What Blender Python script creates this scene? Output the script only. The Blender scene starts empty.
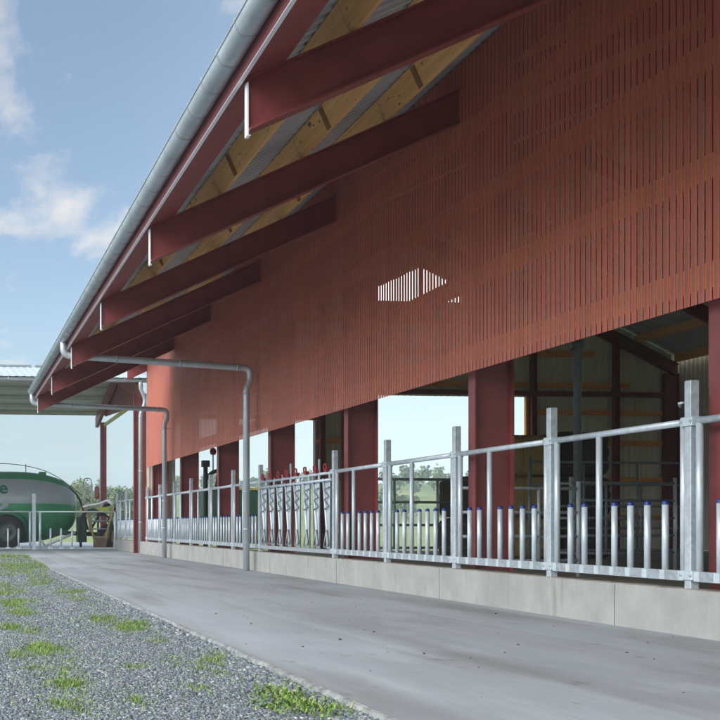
import bpy, math, random
import numpy as np
from mathutils import Vector, Matrix
random.seed(7)
rng = np.random.default_rng(11)
sc = bpy.context.scene
COL = sc.collection
R = math.radians

# ------------------------------------------------------------------ materials
def mat(name, rgb, rough=0.6, metal=0.0, var=0.12, vscale=6.0, bump=0.0, bscale=40.0,
        rgb2=None, lo=0.35, hi=0.65, stretch=(1, 1, 1), coat=0.0):
    m = bpy.data.materials.new(name); m.use_nodes = True
    nt = m.node_tree; N = nt.nodes; L = nt.links
    b = N['Principled BSDF']
    b.inputs['Roughness'].default_value = rough
    b.inputs['Metallic'].default_value = metal
    if coat: b.inputs['Coat Weight'].default_value = coat
    tc = N.new('ShaderNodeTexCoord'); mp = N.new('ShaderNodeMapping')
    mp.inputs['Scale'].default_value = stretch
    L.new(tc.outputs['Object'], mp.inputs['Vector'])
    n = N.new('ShaderNodeTexNoise'); n.inputs['Scale'].default_value = vscale
    n.inputs['Detail'].default_value = 6; n.inputs['Roughness'].default_value = 0.6
    L.new(mp.outputs['Vector'], n.inputs['Vector'])
    r = N.new('ShaderNodeValToRGB')
    c2 = rgb2 or tuple(min(1, c * (1 + var)) for c in rgb)
    c1 = rgb if rgb2 else tuple(c * (1 - var) for c in rgb)
    r.color_ramp.elements[0].position = lo; r.color_ramp.elements[0].color = (*c1, 1)
    r.color_ramp.elements[1].position = hi; r.color_ramp.elements[1].color = (*c2, 1)
    L.new(n.outputs['Fac'], r.inputs['Fac']); L.new(r.outputs['Color'], b.inputs['Base Color'])
    if bump:
        n2 = N.new('ShaderNodeTexNoise'); n2.inputs['Scale'].default_value = bscale
        n2.inputs['Detail'].default_value = 5
        L.new(mp.outputs['Vector'], n2.inputs['Vector'])
        bp = N.new('ShaderNodeBump'); bp.inputs['Strength'].default_value = bump
        bp.inputs['Distance'].default_value = 0.02
        L.new(n2.outputs['Fac'], bp.inputs['Height']); L.new(bp.outputs['Normal'], b.inputs['Normal'])
    return m

def add_layer(m, rgb, scale, lo, hi, stretch=(1, 1, 1), amount=1.0, detail=4):
    """a second, independent patch pattern (stains, dirt) over a material's base colour"""
    nt = m.node_tree; N = nt.nodes; L = nt.links
    b = N['Principled BSDF']; src = b.inputs['Base Color'].links[0].from_socket
    tc = N.new('ShaderNodeTexCoord'); mp = N.new('ShaderNodeMapping'); mp.inputs['Scale'].default_value = stretch
    mp.inputs['Location'].default_value = (3.7, 1.3, 8.1)
    L.new(tc.outputs['Object'], mp.inputs['Vector'])
    n = N.new('ShaderNodeTexNoise'); n.inputs['Scale'].default_value = scale; n.inputs['Detail'].default_value = detail
    L.new(mp.outputs['Vector'], n.inputs['Vector'])
    mr = N.new('ShaderNodeMapRange'); mr.inputs[1].default_value = lo; mr.inputs[2].default_value = hi
    mr.inputs[4].default_value = amount
    L.new(n.outputs['Fac'], mr.inputs[0])
    mx = N.new('ShaderNodeMix'); mx.data_type = 'RGBA'
    L.new(mr.outputs[0], mx.inputs[0]); L.new(src, mx.inputs[6]); mx.inputs[7].default_value = (*rgb, 1)
    L.new(mx.outputs[2], b.inputs['Base Color'])
    return m

M = {}
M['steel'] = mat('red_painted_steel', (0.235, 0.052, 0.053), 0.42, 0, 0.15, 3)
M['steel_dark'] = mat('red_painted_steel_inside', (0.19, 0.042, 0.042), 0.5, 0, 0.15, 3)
M['clad'] = mat('red_cladding', (0.42, 0.122, 0.074), 0.5, 0, 0.10, 1.3)
add_layer(M['clad'], (0.41, 0.14, 0.10), 0.6, 0.5, 0.75, amount=0.5)
def per_rib(m, amt):
    nt = m.node_tree; b = nt.nodes['Principled BSDF']; src = b.inputs['Base Color'].links[0].from_socket
    g = nt.nodes.new('ShaderNodeNewGeometry'); mr = nt.nodes.new('ShaderNodeMapRange'); mr.inputs[3].default_value = 1 - amt; mr.inputs[4].default_value = 1 + amt
    nt.links.new(g.outputs['Random Per Island'], mr.inputs[0])
    mx = nt.nodes.new('ShaderNodeMix'); mx.data_type = 'RGBA'; mx.blend_type = 'MULTIPLY'; mx.inputs[0].default_value = 1
    nt.links.new(src, mx.inputs[6]); nt.links.new(mr.outputs[0], mx.inputs[7]); nt.links.new(mx.outputs[2], b.inputs['Base Color'])
per_rib(M['clad'], 0.09)
def perforated():
    m = mat('red_valley_sheet', (0.62, 0.125, 0.072), 0.55, 0, 0.1, 2)
    return m
M['perf'] = perforated()
M['fascia'] = mat('red_fascia_paint', (0.22, 0.052, 0.052), 0.45, 0, 0.10, 2)
M['soffit'] = mat('red_soffit_board', (0.28, 0.066, 0.06), 0.55, 0, 0.12, 2)
M['white'] = mat('white_trim', (0.80, 0.80, 0.82), 0.35, 0, 0.04, 5)
M['galv'] = mat('galvanised_steel', (0.46, 0.505, 0.525), 0.36, 0.22, 0.15, 16, bump=0.05, bscale=60)
M['galv2'] = mat('galvanised_tube', (0.54, 0.60, 0.63), 0.36, 0.22, 0.13, 11, bump=0.05, bscale=60, stretch=(1, 1, 0.35))
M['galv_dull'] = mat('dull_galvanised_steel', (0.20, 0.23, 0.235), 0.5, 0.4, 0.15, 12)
M['channel'] = mat('galvanised_channel', (0.36, 0.39, 0.41), 0.45, 0.25, 0.25, 18, lo=0.3, hi=0.7)
M['gutter'] = mat('zinc_gutter', (0.40, 0.445, 0.47), 0.40, 0.35, 0.12, 4, stretch=(1, 0.5, 1))
M['pipe'] = mat('zinc_downpipe', (0.46, 0.50, 0.52), 0.33, 0.35, 0.10, 3, stretch=(1, 1, .4))
M['bracket'] = mat('gutter_bracket_steel', (0.36, 0.38, 0.40), 0.5, 0.4)
M['blue'] = mat('blue_plastic', (0.008, 0.030, 0.19), 0.4, 0, 0.05)
M['redplastic'] = mat('red_plastic', (0.30, 0.014, 0.02), 0.45, 0, 0.05)
M['timber'] = mat('spruce_timber', (0.70, 0.36, 0.11), 0.65, 0, 0.2, 3, rgb2=(0.84, 0.50, 0.19), stretch=(1, 0.25, 6), bump=0.1)
add_layer(M['timber'], (0.16, 0.065, 0.02), 9, 0.68, 0.76, (1, 0.7, 2), 0.85, 1)
M['girt'] = mat('orange_timber_girt', (0.84, 0.36, 0.085), 0.65, 0, 0.2, 4, stretch=(0.3, 0.3, 5))
M['batten'] = mat('aged_timber_batten', (0.26, 0.12, 0.04), 0.7, 0, 0.2, 4)
M['roof'] = mat('roof_sheet', (0.46, 0.48, 0.50), 0.45, 0.1, 0.07, 2)
M['rooftop'] = mat('pale_roof_sheet', (0.52, 0.58, 0.63), 0.35, 0.2, 0.06, 2)
M['roofgreen'] = mat('cream_green_roof_lining', (0.54, 0.56, 0.47), 0.55, 0, 0.06, 2)
M['cream'] = mat('cream_inner_cladding', (0.76, 0.73, 0.60), 0.55, 0, 0.06, 2)
M['plinth'] = mat('cast_concrete', (0.325, 0.325, 0.305), 0.85, 0, 0.10, 2.2, bump=0.15, bscale=30)
add_layer(M['plinth'], (0.25, 0.242, 0.22), 1.2, 0.5, 0.78, (1, 1.4, 0.5), 0.7)
add_layer(M['plinth'], (0.375, 0.37, 0.345), 7, 0.55, 0.8, (1, 2.5, 0.2), 0.6)
add_layer(M['plinth'], (0.17, 0.14, 0.10), 2.6, 0.60, 0.80, (1, 3.2, 0.35), 0.55, 6)
M['plinthtop'] = mat('dirty_concrete_ledge', (0.30, 0.265, 0.22), 0.9, 0, 0.3, 5, bump=0.2, bscale=30)
add_layer(M['plinthtop'], (0.13, 0.09, 0.055), 3.5, 0.5, 0.66, (1, 1, 1), 0.85)
M['joint'] = mat('dark_joint', (0.16, 0.155, 0.14), 0.9)
M['slab'] = mat('smooth_concrete_lane', (0.272, 0.288, 0.303), 0.62, 0, 0.12, 0.55, bump=0.04, bscale=25, stretch=(1, 0.55, 1))
add_layer(M['slab'], (0.17, 0.17, 0.168), 0.9, 0.48, 0.72, (1.6, 0.35, 1), 0.75)
add_layer(M['slab'], (0.33, 0.35, 0.37), 2.3, 0.55, 0.75, (1.2, 0.4, 1), 0.6)
add_layer(M['slab'], (0.20, 0.20, 0.195), 22, 0.58, 0.75, (1, 1, 1), 0.5)
add_layer(M['slab'], (0.15, 0.148, 0.14), 0.5, 0.5, 0.68, (3.5, 0.10, 1), 0.4, 6)
add_layer(M['slab'], (0.36, 0.375, 0.385), 1.5, 0.56, 0.72, (3.0, 0.08, 1), 0.5, 6)
add_layer(M['slab'], (0.10, 0.095, 0.085), 5, 0.66, 0.74, (1, 0.6, 1), 0.55, 8)
M['slabedge'] = mat('pale_slab_edge', (0.20, 0.20, 0.192), 0.9, 0, 0.4, 8, bump=0.3, bscale=30)
M['floor'] = mat('barn_floor_bedding', (0.20, 0.17, 0.12), 0.95, 0, 0.35, 3, bump=0.3)
M['straw'] = mat('straw', (0.38, 0.26, 0.10), 0.95, 0, 0.4, 9, rgb2=(0.62, 0.45, 0.19), stretch=(2, 2, 6), bump=0.6, bscale=50)
M['straw_dark'] = mat('dark_straw', (0.030, 0.024, 0.016), 0.95, 0, 0.3, 9, rgb2=(0.075, 0.06, 0.035), stretch=(2, 2, 6), bump=0.6, bscale=50)  # same straw in a much darker tone for the outer bale columns
M['string'] = mat('bale_string', (0.25, 0.2, 0.12), 0.8)
M['green'] = mat('green_tank_paint', (0.034, 0.20, 0.085), 0.3, 0, 0.10, 2, coat=0.3)
M['silver'] = mat('silver_tank_paint', (0.26, 0.285, 0.295), 0.35, 0.1, 0.06, 2, coat=0.2)
M['logo_green'] = mat('green_lettering', (0.015, 0.10, 0.045), 0.4, 0, 0.05)
M['black'] = mat('black_rubber', (0.014, 0.014, 0.015), 0.75, 0, 0.2)
M['rim'] = mat('grey_rim', (0.07, 0.085, 0.08), 0.6, 0.1, 0.15)
M['yellow'] = mat('worn_yellow_paint', (0.30, 0.22, 0.08), 0.5, 0, 0.25, 8)
M['yellowgreen'] = mat('yellow_green_paint', (0.44, 0.44, 0.06), 0.5, 0, 0.15, 8)
M['brown'] = mat('rusty_brown_steel', (0.12, 0.07, 0.05), 0.8, 0, 0.3, 8)
M['dirt'] = mat('dry_dirt', (0.06, 0.052, 0.045), 0.95, 0, 0.3, 8)
M['darkgreen'] = mat('dark_green_paint', (0.014, 0.05, 0.032), 0.45, 0, 0.2, 4)
M['bark'] = mat('bark', (0.10, 0.075, 0.055), 0.95, 0, 0.3, 8)
M['leaf'] = mat('leaf_green', (0.05, 0.085, 0.03), 0.6, 0, 0.4, 0.7, rgb2=(0.11, 0.15, 0.05))
M['leaf_pale'] = mat('pale_leaf_green', (0.09, 0.12, 0.035), 0.6, 0, 0.4, 0.7, rgb2=(0.16, 0.19, 0.07))
M['wood_far'] = mat('far_wood_foliage', (0.035, 0.07, 0.025), 0.7, 0, 0.4, 0.06, rgb2=(0.10, 0.15, 0.05))
M['hill'] = mat('hill_meadow', (0.09, 0.13, 0.04), 0.9, 0, 0.3, 0.02, rgb2=(0.17, 0.20, 0.07))
M['field'] = mat('meadow_ground', (0.13, 0.17, 0.05), 0.9, 0, 0.3, 0.08, rgb2=(0.22, 0.25, 0.10))

def gravel_mat(name, island):
    m = bpy.data.materials.new(name); m.use_nodes = True
    nt = m.node_tree; N = nt.nodes; L = nt.links; b = N['Principled BSDF']
    b.inputs['Roughness'].default_value = 0.85
    r = N.new('ShaderNodeValToRGB')
    e = r.color_ramp.elements
    e[0].position = 0; e[0].color = (0.075, 0.082, 0.089, 1)
    e[1].position = 1; e[1].color = (0.40, 0.41, 0.415, 1)
    x = e.new(0.35); x.color = (0.125, 0.145, 0.163, 1)
    x = e.new(0.7); x.color = (0.185, 0.212, 0.236, 1)
    x = e.new(0.86); x.color = (0.205, 0.20, 0.18, 1)
    if island:
        g = N.new('ShaderNodeNewGeometry'); L.new(g.outputs['Random Per Island'], r.inputs['Fac'])
    else:
        tc = N.new('ShaderNodeTexCoord')
        v = N.new('ShaderNodeTexVoronoi'); v.inputs['Scale'].default_value = 38
        L.new(tc.outputs['Object'], v.inputs['Vector'])
        sp = N.new('ShaderNodeSeparateColor'); L.new(v.outputs['Color'], sp.inputs[0])
        L.new(sp.outputs[0], r.inputs['Fac'])
        bp = N.new('ShaderNodeBump'); bp.inputs['Strength'].default_value = 0.9; bp.inputs['Distance'].default_value = 0.02
        bp.invert = True
        L.new(v.outputs['Distance'], bp.inputs['Height']); L.new(bp.outputs['Normal'], b.inputs['Normal'])
    L.new(r.outputs['Color'], b.inputs['Base Color'])
    return m
M['stone'] = gravel_mat('crushed_stone', True)
M['gravel'] = gravel_mat('gravel_bed', False)

def grass_mat():
    m = bpy.data.materials.new('grass_blade'); m.use_nodes = True
    nt = m.node_tree; N = nt.nodes; L = nt.links; b = N['Principled BSDF']; b.inputs['Roughness'].default_value = 0.6
    g = N.new('ShaderNodeNewGeometry'); r = N.new('ShaderNodeValToRGB'); e = r.color_ramp.elements
    e[0].color = (0.055, 0.11, 0.018, 1); e[1].color = (0.30, 0.27, 0.12, 1)
    for p_, c in ((.2, (0.085, 0.165, 0.022)), (.55, (0.15, 0.25, 0.033)), (.85, (0.23, 0.33, 0.055)), (.93, (0.27, 0.28, 0.09))):
        x = e.new(p_); x.color = (*c, 1)
    L.new(g.outputs['Random Per Island'], r.inputs['Fac']); L.new(r.outputs['Color'], b.inputs['Base Color'])
    return m
def island_mat(name, c0, c1, rough=0.6, trans=0.0):
    m = bpy.data.materials.new(name); m.use_nodes = True
    nt = m.node_tree; N = nt.nodes; L = nt.links; b = N['Principled BSDF']
    b.inputs['Roughness'].default_value = rough
    g = N.new('ShaderNodeNewGeometry'); r = N.new('ShaderNodeValToRGB')
    r.color_ramp.elements[0].color = (*c0, 1); r.color_ramp.elements[1].color = (*c1, 1)
    L.new(g.outputs['Random Per Island'], r.inputs['Fac']); L.new(r.outputs['Color'], b.inputs['Base Color'])
    return m
M['grass'] = grass_mat()

# ------------------------------------------------------------------ mesh builder
class MB:
    def __init__(s):
        s.v = []; s.f = []; s.mi = []; s.sm = []
    def add(s, verts, faces, smooth=False, mi=0):
        o = len(s.v); s.v += [tuple(p) for p in verts]
        for f in faces:
            s.f.append(tuple(i + o for i in f)); s.sm.append(smooth); s.mi.append(mi)
        return s
    def box(s, x0, x1, y0, y1, z0, z1, mi=0):
        v = [(x, y, z) for z in (z0, z1) for y in (y0, y1) for x in (x0, x1)]
        f = [(0, 2, 3, 1), (4, 5, 7, 6), (0, 1, 5, 4), (2, 6, 7, 3), (0, 4, 6, 2), (1, 3, 7, 5)]
        return s.add(v, f, False, mi)
    def bbox(s, x0, x1, y0, y1, z0, z1, b=0.01, mi=0):
        """box with its vertical edges and top edges chamfered"""
        P = [(x0 + b, y0), (x1 - b, y0), (x1, y0 + b), (x1, y1 - b), (x1 - b, y1), (x0 + b, y1), (x0, y1 - b), (x0, y0 + b)]
        cx, cy = (x0 + x1) / 2, (y0 + y1) / 2
        def ring(z, k):
            return [(cx + (x - cx) * (1 - k / max(1e-6, (x1 - x0) / 2)), cy + (y - cy) * (1 - k / max(1e-6, (y1 - y0) / 2)), z) for x, y in P]
        V = ring(z0, 0) + ring(z1 - b, 0) + ring(z1, b)
        F = [tuple(range(7, -1, -1)), tuple(range(16, 24))]
        for a in (0, 8):
            for i in range(8):
                j = (i + 1) % 8; F.append((a + i, a + j, a + 8 + j, a + 8 + i))
        return s.add(V, F, False, mi)
    def prism(s, poly, axis, a, b, mi=0):
        """poly: 2D points; axis 'x': (y,z), 'y': (x,z), 'z': (x,y)"""
        def P(p, t):
            return {'x': (t, p[0], p[1]), 'y': (p[0], t, p[1]), 'z': (p[0], p[1], t)}[axis]
        n = len(poly)
        v = [P(p, a) for p in poly] + [P(p, b) for p in poly]
        f = [tuple(range(n - 1, -1, -1)), tuple(range(n, 2 * n))]
        f += [(i, (i + 1) % n, n + (i + 1) % n, n + i) for i in range(n)]
        return s.add(v, f, False, mi)
    def bar(s, p, q, w, h, mi=0):
        p = Vector(p); q = Vector(q); d = (q - p).normalized()
        u = d.cross(Vector((0, 0, 1)))
        if u.length < 1e-4: u = Vector((1, 0, 0))
        u.normalize(); t = u.cross(d)
        v = [c + u * a * w / 2 + t * b * h / 2 for c in (p, q) for a, b in ((-1, -1), (1, -1), (1, 1), (-1, 1))]
        return s.add(v, [(0, 1, 2, 3), (7, 6, 5, 4), (0, 4, 5, 1), (1, 5, 6, 2), (2, 6, 7, 3), (3, 7, 4, 0)], False, mi)
    def tube(s, pts, r, n=12, cap=True, mi=0):
        pts = [Vector(p) for p in pts]; V = []; F = []
        prev = None
        rr = r if isinstance(r, (list, tuple)) else [r] * len(pts)
        for i, p in enumerate(pts):
            d = (pts[min(i + 1, len(pts) - 1)] - pts[max(i - 1, 0)]).normalized()
            if prev is None:
                u = d.cross(Vector((0, 0, 1)))
                if u.length < 1e-3: u = d.cross(Vector((1, 0, 0)))
            else:
                u = prev - d * prev.dot(d)
            u.normalize(); prev = u; w = d.cross(u)
            for k in range(n):
                a = 2 * math.pi * k / n
                V.append(p + (u * math.cos(a) + w * math.sin(a)) * rr[i])
        for i in range(len(pts) - 1):
            for k in range(n):
                F.append((i * n + k, i * n + (k + 1) % n, (i + 1) * n + (k + 1) % n, (i + 1) * n + k))
        s.add(V, F, True, mi)
        if cap:
            o = len(s.v) - len(V)
            s.f.append(tuple(o + k for k in range(n - 1, -1, -1))); s.sm.append(False); s.mi.append(mi)
            o2 = o + (len(pts) - 1) * n
            s.f.append(tuple(o2 + k for k in range(n))); s.sm.append(False); s.mi.append(mi)
        return s
    def lathe(s, prof, c, axis='z', n=16, mi=0):
        """prof: (r, t) along the axis"""
        V = []; F = []
        for r, t in prof:
            for k in range(n):
                a = 2 * math.pi * k / n; x, y = r * math.cos(a), r * math.sin(a)
                V.append({'z': (c[0] + x, c[1] + y, c[2] + t), 'y': (c[0] + x, c[1] + t, c[2] + y), 'x': (c[0] + t, c[1] + x, c[2] + y)}[axis])
        for i in range(len(prof) - 1):
            for k in range(n):
                F.append((i * n + k, i * n + (k + 1) % n, (i + 1) * n + (k + 1) % n, (i + 1) * n + k))
        return s.add(V, F, True, mi)

ORG = {}
def link(name, mb, mats, parent=None):
    org = ORG.get(parent.name, Vector()) if parent else Vector()
    me = bpy.data.meshes.new(name)
    me.from_pydata([(x - org.x, y - org.y, z - org.z) for x, y, z in mb.v], [], mb.f)
    for m in (mats if isinstance(mats, (list, tuple)) else [mats]): me.materials.append(m)
    me.polygons.foreach_set('use_smooth', mb.sm)
    me.polygons.foreach_set('material_index', mb.mi)
    me.update()
    o = bpy.data.objects.new(name, me); COL.objects.link(o)
    if parent: o.parent = parent; ORG[o.name] = org
    return o
def tag(o, label=None, cat=None, group=None, kind=None):
    if label: o['label'] = label
    if cat: o['category'] = cat
    if group: o['group'] = group
    if kind: o['kind'] = kind
    return o
def thing(name, loc, label, cat, group=None):
    o = bpy.data.objects.new(name, None); COL.objects.link(o)
    o.location = loc; o.empty_display_size = 0.2; ORG[o.name] = Vector(loc)
    return tag(o, label, cat, group)
def single(name, mb, mats, loc, label, cat, group=None):
    """a thing that is one mesh, with its origin at loc"""
    me_o = link(name, mb, mats)
    for v in me_o.data.vertices: v.co -= Vector(loc)
    me_o.location = loc
    return tag(me_o, label, cat, group)
def kids(o): return [c for c in bpy.data.objects if c.parent == o]
def copy_tree(o, loc=None, parent=None):
    c = o.copy(); COL.objects.link(c)
    if parent is not None: c.parent = parent
    if loc is not None: c.location = loc
    for ch in kids(o): copy_tree(ch, None, c)
    return c
def structure(name, mb, mats): return tag(link(name, mb, mats), kind='structure')

# ------------------------------------------------------------------ camera
TH = R(6.0); F = 1075.0; CX = 66.0; CY = 525.0; H = 1.1
CT, ST = math.cos(TH), math.sin(TH)
cam = bpy.data.cameras.new('camera'); co = bpy.data.objects.new('camera', cam); COL.objects.link(co)
co.location = (0, 0, H); co.rotation_euler = (math.pi / 2, 0, -TH)
cam.sensor_width = 36; cam.lens = 36 * F / 720
cam.shift_x = (360 - CX) / 720; cam.shift_y = (CY - 360) / 720
cam.clip_start = 0.1; cam.clip_end = 6000
sc.camera = co
def gp(px, py, z=0.0):
    """the ground point seen at a photo pixel"""
    d = F * (H - z) / (py - CY); r = (px - CX) / F * d
    return (r * CT + d * ST, d * CT - r * ST)

# ------------------------------------------------------------------ ground
ZG = -0.06
g = MB(); g.add([(-3000, -600, -0.09), (3000, -600, -0.09), (3000, 4000, -0.09), (-3000, 4000, -0.09)], [(0, 1, 2, 3)])
structure('ground', g, M['field'])
g = MB(); g.add([(-60, -25, ZG), (2.6, -25, ZG), (2.6, 40, ZG), (-60, 40, ZG)], [(0, 1, 2, 3)])
structure('gravel_yard', g, M['gravel'])
g = MB()
XE = 2.48
g.prism([(XE, -12), (8.2, -12), (8.2, 68), (-28, 68), (-28, 39.5), (XE + .3, 39.5), (XE + .06, 27.8)][::1], 'z', -0.30, 0.0)
structure('concrete_lane', g, M['slab'])
# worn pale lip along the lane's gravel side
g = MB(); pts = []
y = -8.0; xs = []
while y < 27.6:
    xs.append((y, XE - 0.006 - random.uniform(0, 0.022), random.uniform(-0.004, 0.004))); y += random.uniform(0.12, 0.3)
for (ya, xa, za), (yb, xb, zb) in zip(xs, xs[1:]):
    g.add([(xa - .035, ya, -.075), (xa, ya, 0.001 + za), (XE + .010 + (za * 2), ya, 0.0045), (xb - .035, yb, -.075), (xb, yb, 0.001 + zb), (XE + .010 + (zb * 2), yb, 0.0045)],
          [(0, 3, 4, 1), (1, 4, 5, 2)])
structure('lane_kerb', g, M['slabedge'])
g = MB(); g.box(7.9, 28.6, -5.1, 40.3, -0.2, 0.10); structure('barn_floor', g, M['floor'])

# loose dark crumbs lying on the lane
def crumb(mb, x, y, z, s):
    V = []
    for sx in (-1, 1):
        for sy in (-1, 1):
            for sz in (0, 1):
                V.append((x + sx * s * random.uniform(.5, 1.2), y + sy * s * random.uniform(.5, 1.2), z + sz * s * random.uniform(.6, 1.1)))
    mb.add(V, [(0, 1, 3, 2), (4, 6, 7, 5), (0, 4, 5, 1), (2, 3, 7, 6), (0, 2, 6, 4), (1, 5, 7, 3)])
cr = MB()
for px, py in [(251, 624), (303, 647), (374, 632), (340, 640), (216, 614), (496, 614), (518, 645), (627, 653), (424, 654), (505, 653), (648, 643)]:
    x, y = gp(px, py); crumb(cr, x, y, 0.001, random.uniform(.007, .014))
for _ in range(130):
    y = random.uniform(6, 30); crumb(cr, random.uniform(2.6, 7.2), y, 0.001, random.uniform(.002, .006))
tag(link('dirt_crumbs', cr, M['dirt']), 'small dark crumbs of dirt scattered over the concrete lane', 'dirt', kind='stuff')

# gravel stones
def stones():
    P = []
    def fill(n, x0f, x1f, ya, yb, s0, s1):
        y = ya + (yb - ya) * rng.random(n); u = rng.random(n)
        x = x0f(y) + (x1f(y) - x0f(y)) * u
        s = s0 + (s1 - s0) * rng.random(n) ** 2
        P.append(np.stack([x, y, s], 1))
    edge = lambda y: np.full_like(y, XE - 0.015)
    fill(100000, lambda y: .02 * y - .75, edge, 5.2, 12, .0055, .017)
    fill(60000, lambda y: .02 * y - .6, edge, 12, 20, .008, .021)
    fill(24000, lambda y: .02 * y - .6, edge, 20, 28, .013, .027)
    fill(5000, lambda y: .02 * y - 1.0, edge, 28, 39, .02, .036)
    fill(9000, lambda y: np.full_like(y, -3.5), lambda y: .02 * y - .75, 4, 22, .016, .032)
    fill(9000, lambda y: np.full_like(y, XE - .26), edge, 5, 27, .010, .028)
    A = np.concatenate(P); n = len(A)
    base = np.array([(-1, -1, -1), (1, -1, -1), (1, 1, -1), (-1, 1, -1), (-1, -1, 1), (1, -1, 1), (1, 1, 1), (-1, 1, 1)], float)
    V = base[None] * (0.55 + 0.6 * rng.random((n, 8, 3)))
    V *= (A[:, 2] / 1.5)[:, None, None] * np.stack([.9 + .5 * rng.random(n), .8 + .3 * rng.random(n), .38 + .35 * rng.random(n)], 1)[:, None, :]
    # random rotation: tilt then spin
    t = rng.normal(0, .5, n); c, s = np.cos(t)[:, None], np.sin(t)[:, None]
    y_, z_ = V[..., 1].copy(), V[..., 2].copy(); V[..., 1] = c * y_ - s * z_; V[..., 2] = s * y_ + c * z_
    t = rng.random(n) * 6.283; c, s = np.cos(t)[:, None], np.sin(t)[:, None]
    x_, y_ = V[..., 0].copy(), V[..., 1].copy(); V[..., 0] = c * x_ - s * y_; V[..., 1] = s * x_ + c * y_
    bank = np.clip((A[:, 0] - (XE - .3)) / .3, 0, 1) * .028
    V[..., 0] += A[:, 0, None]; V[..., 1] += A[:, 1, None]; V[..., 2] += (ZG + bank + A[:, 2] * .2)[:, None]
    f = np.array([(0, 3, 2, 1), (4, 5, 6, 7), (0, 1, 5, 4), (1, 2, 6, 5), (2, 3, 7, 6), (3, 0, 4, 7)])
    Fc = (f[None] + (np.arange(n) * 8)[:, None, None]).reshape(-1)
    me = bpy.data.meshes.new('gravel_stones')
    me.vertices.add(n * 8); me.vertices.foreach_set('co', V.reshape(-1).astype(np.float32))
    me.loops.add(n * 24); me.loops.foreach_set('vertex_index', Fc.astype(np.int32))
    me.polygons.add(n * 6); me.polygons.foreach_set('loop_start', (np.arange(n * 6) * 4).astype(np.int32))
    me.update(); me.validate(); me.materials.append(M['stone'])
    o = bpy.data.objects.new('gravel_stones', me); COL.objects.link(o)
    tag(o, 'loose blue grey crushed stone covering the yard beside the lane', 'gravel', kind='stuff')
stones()

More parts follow.
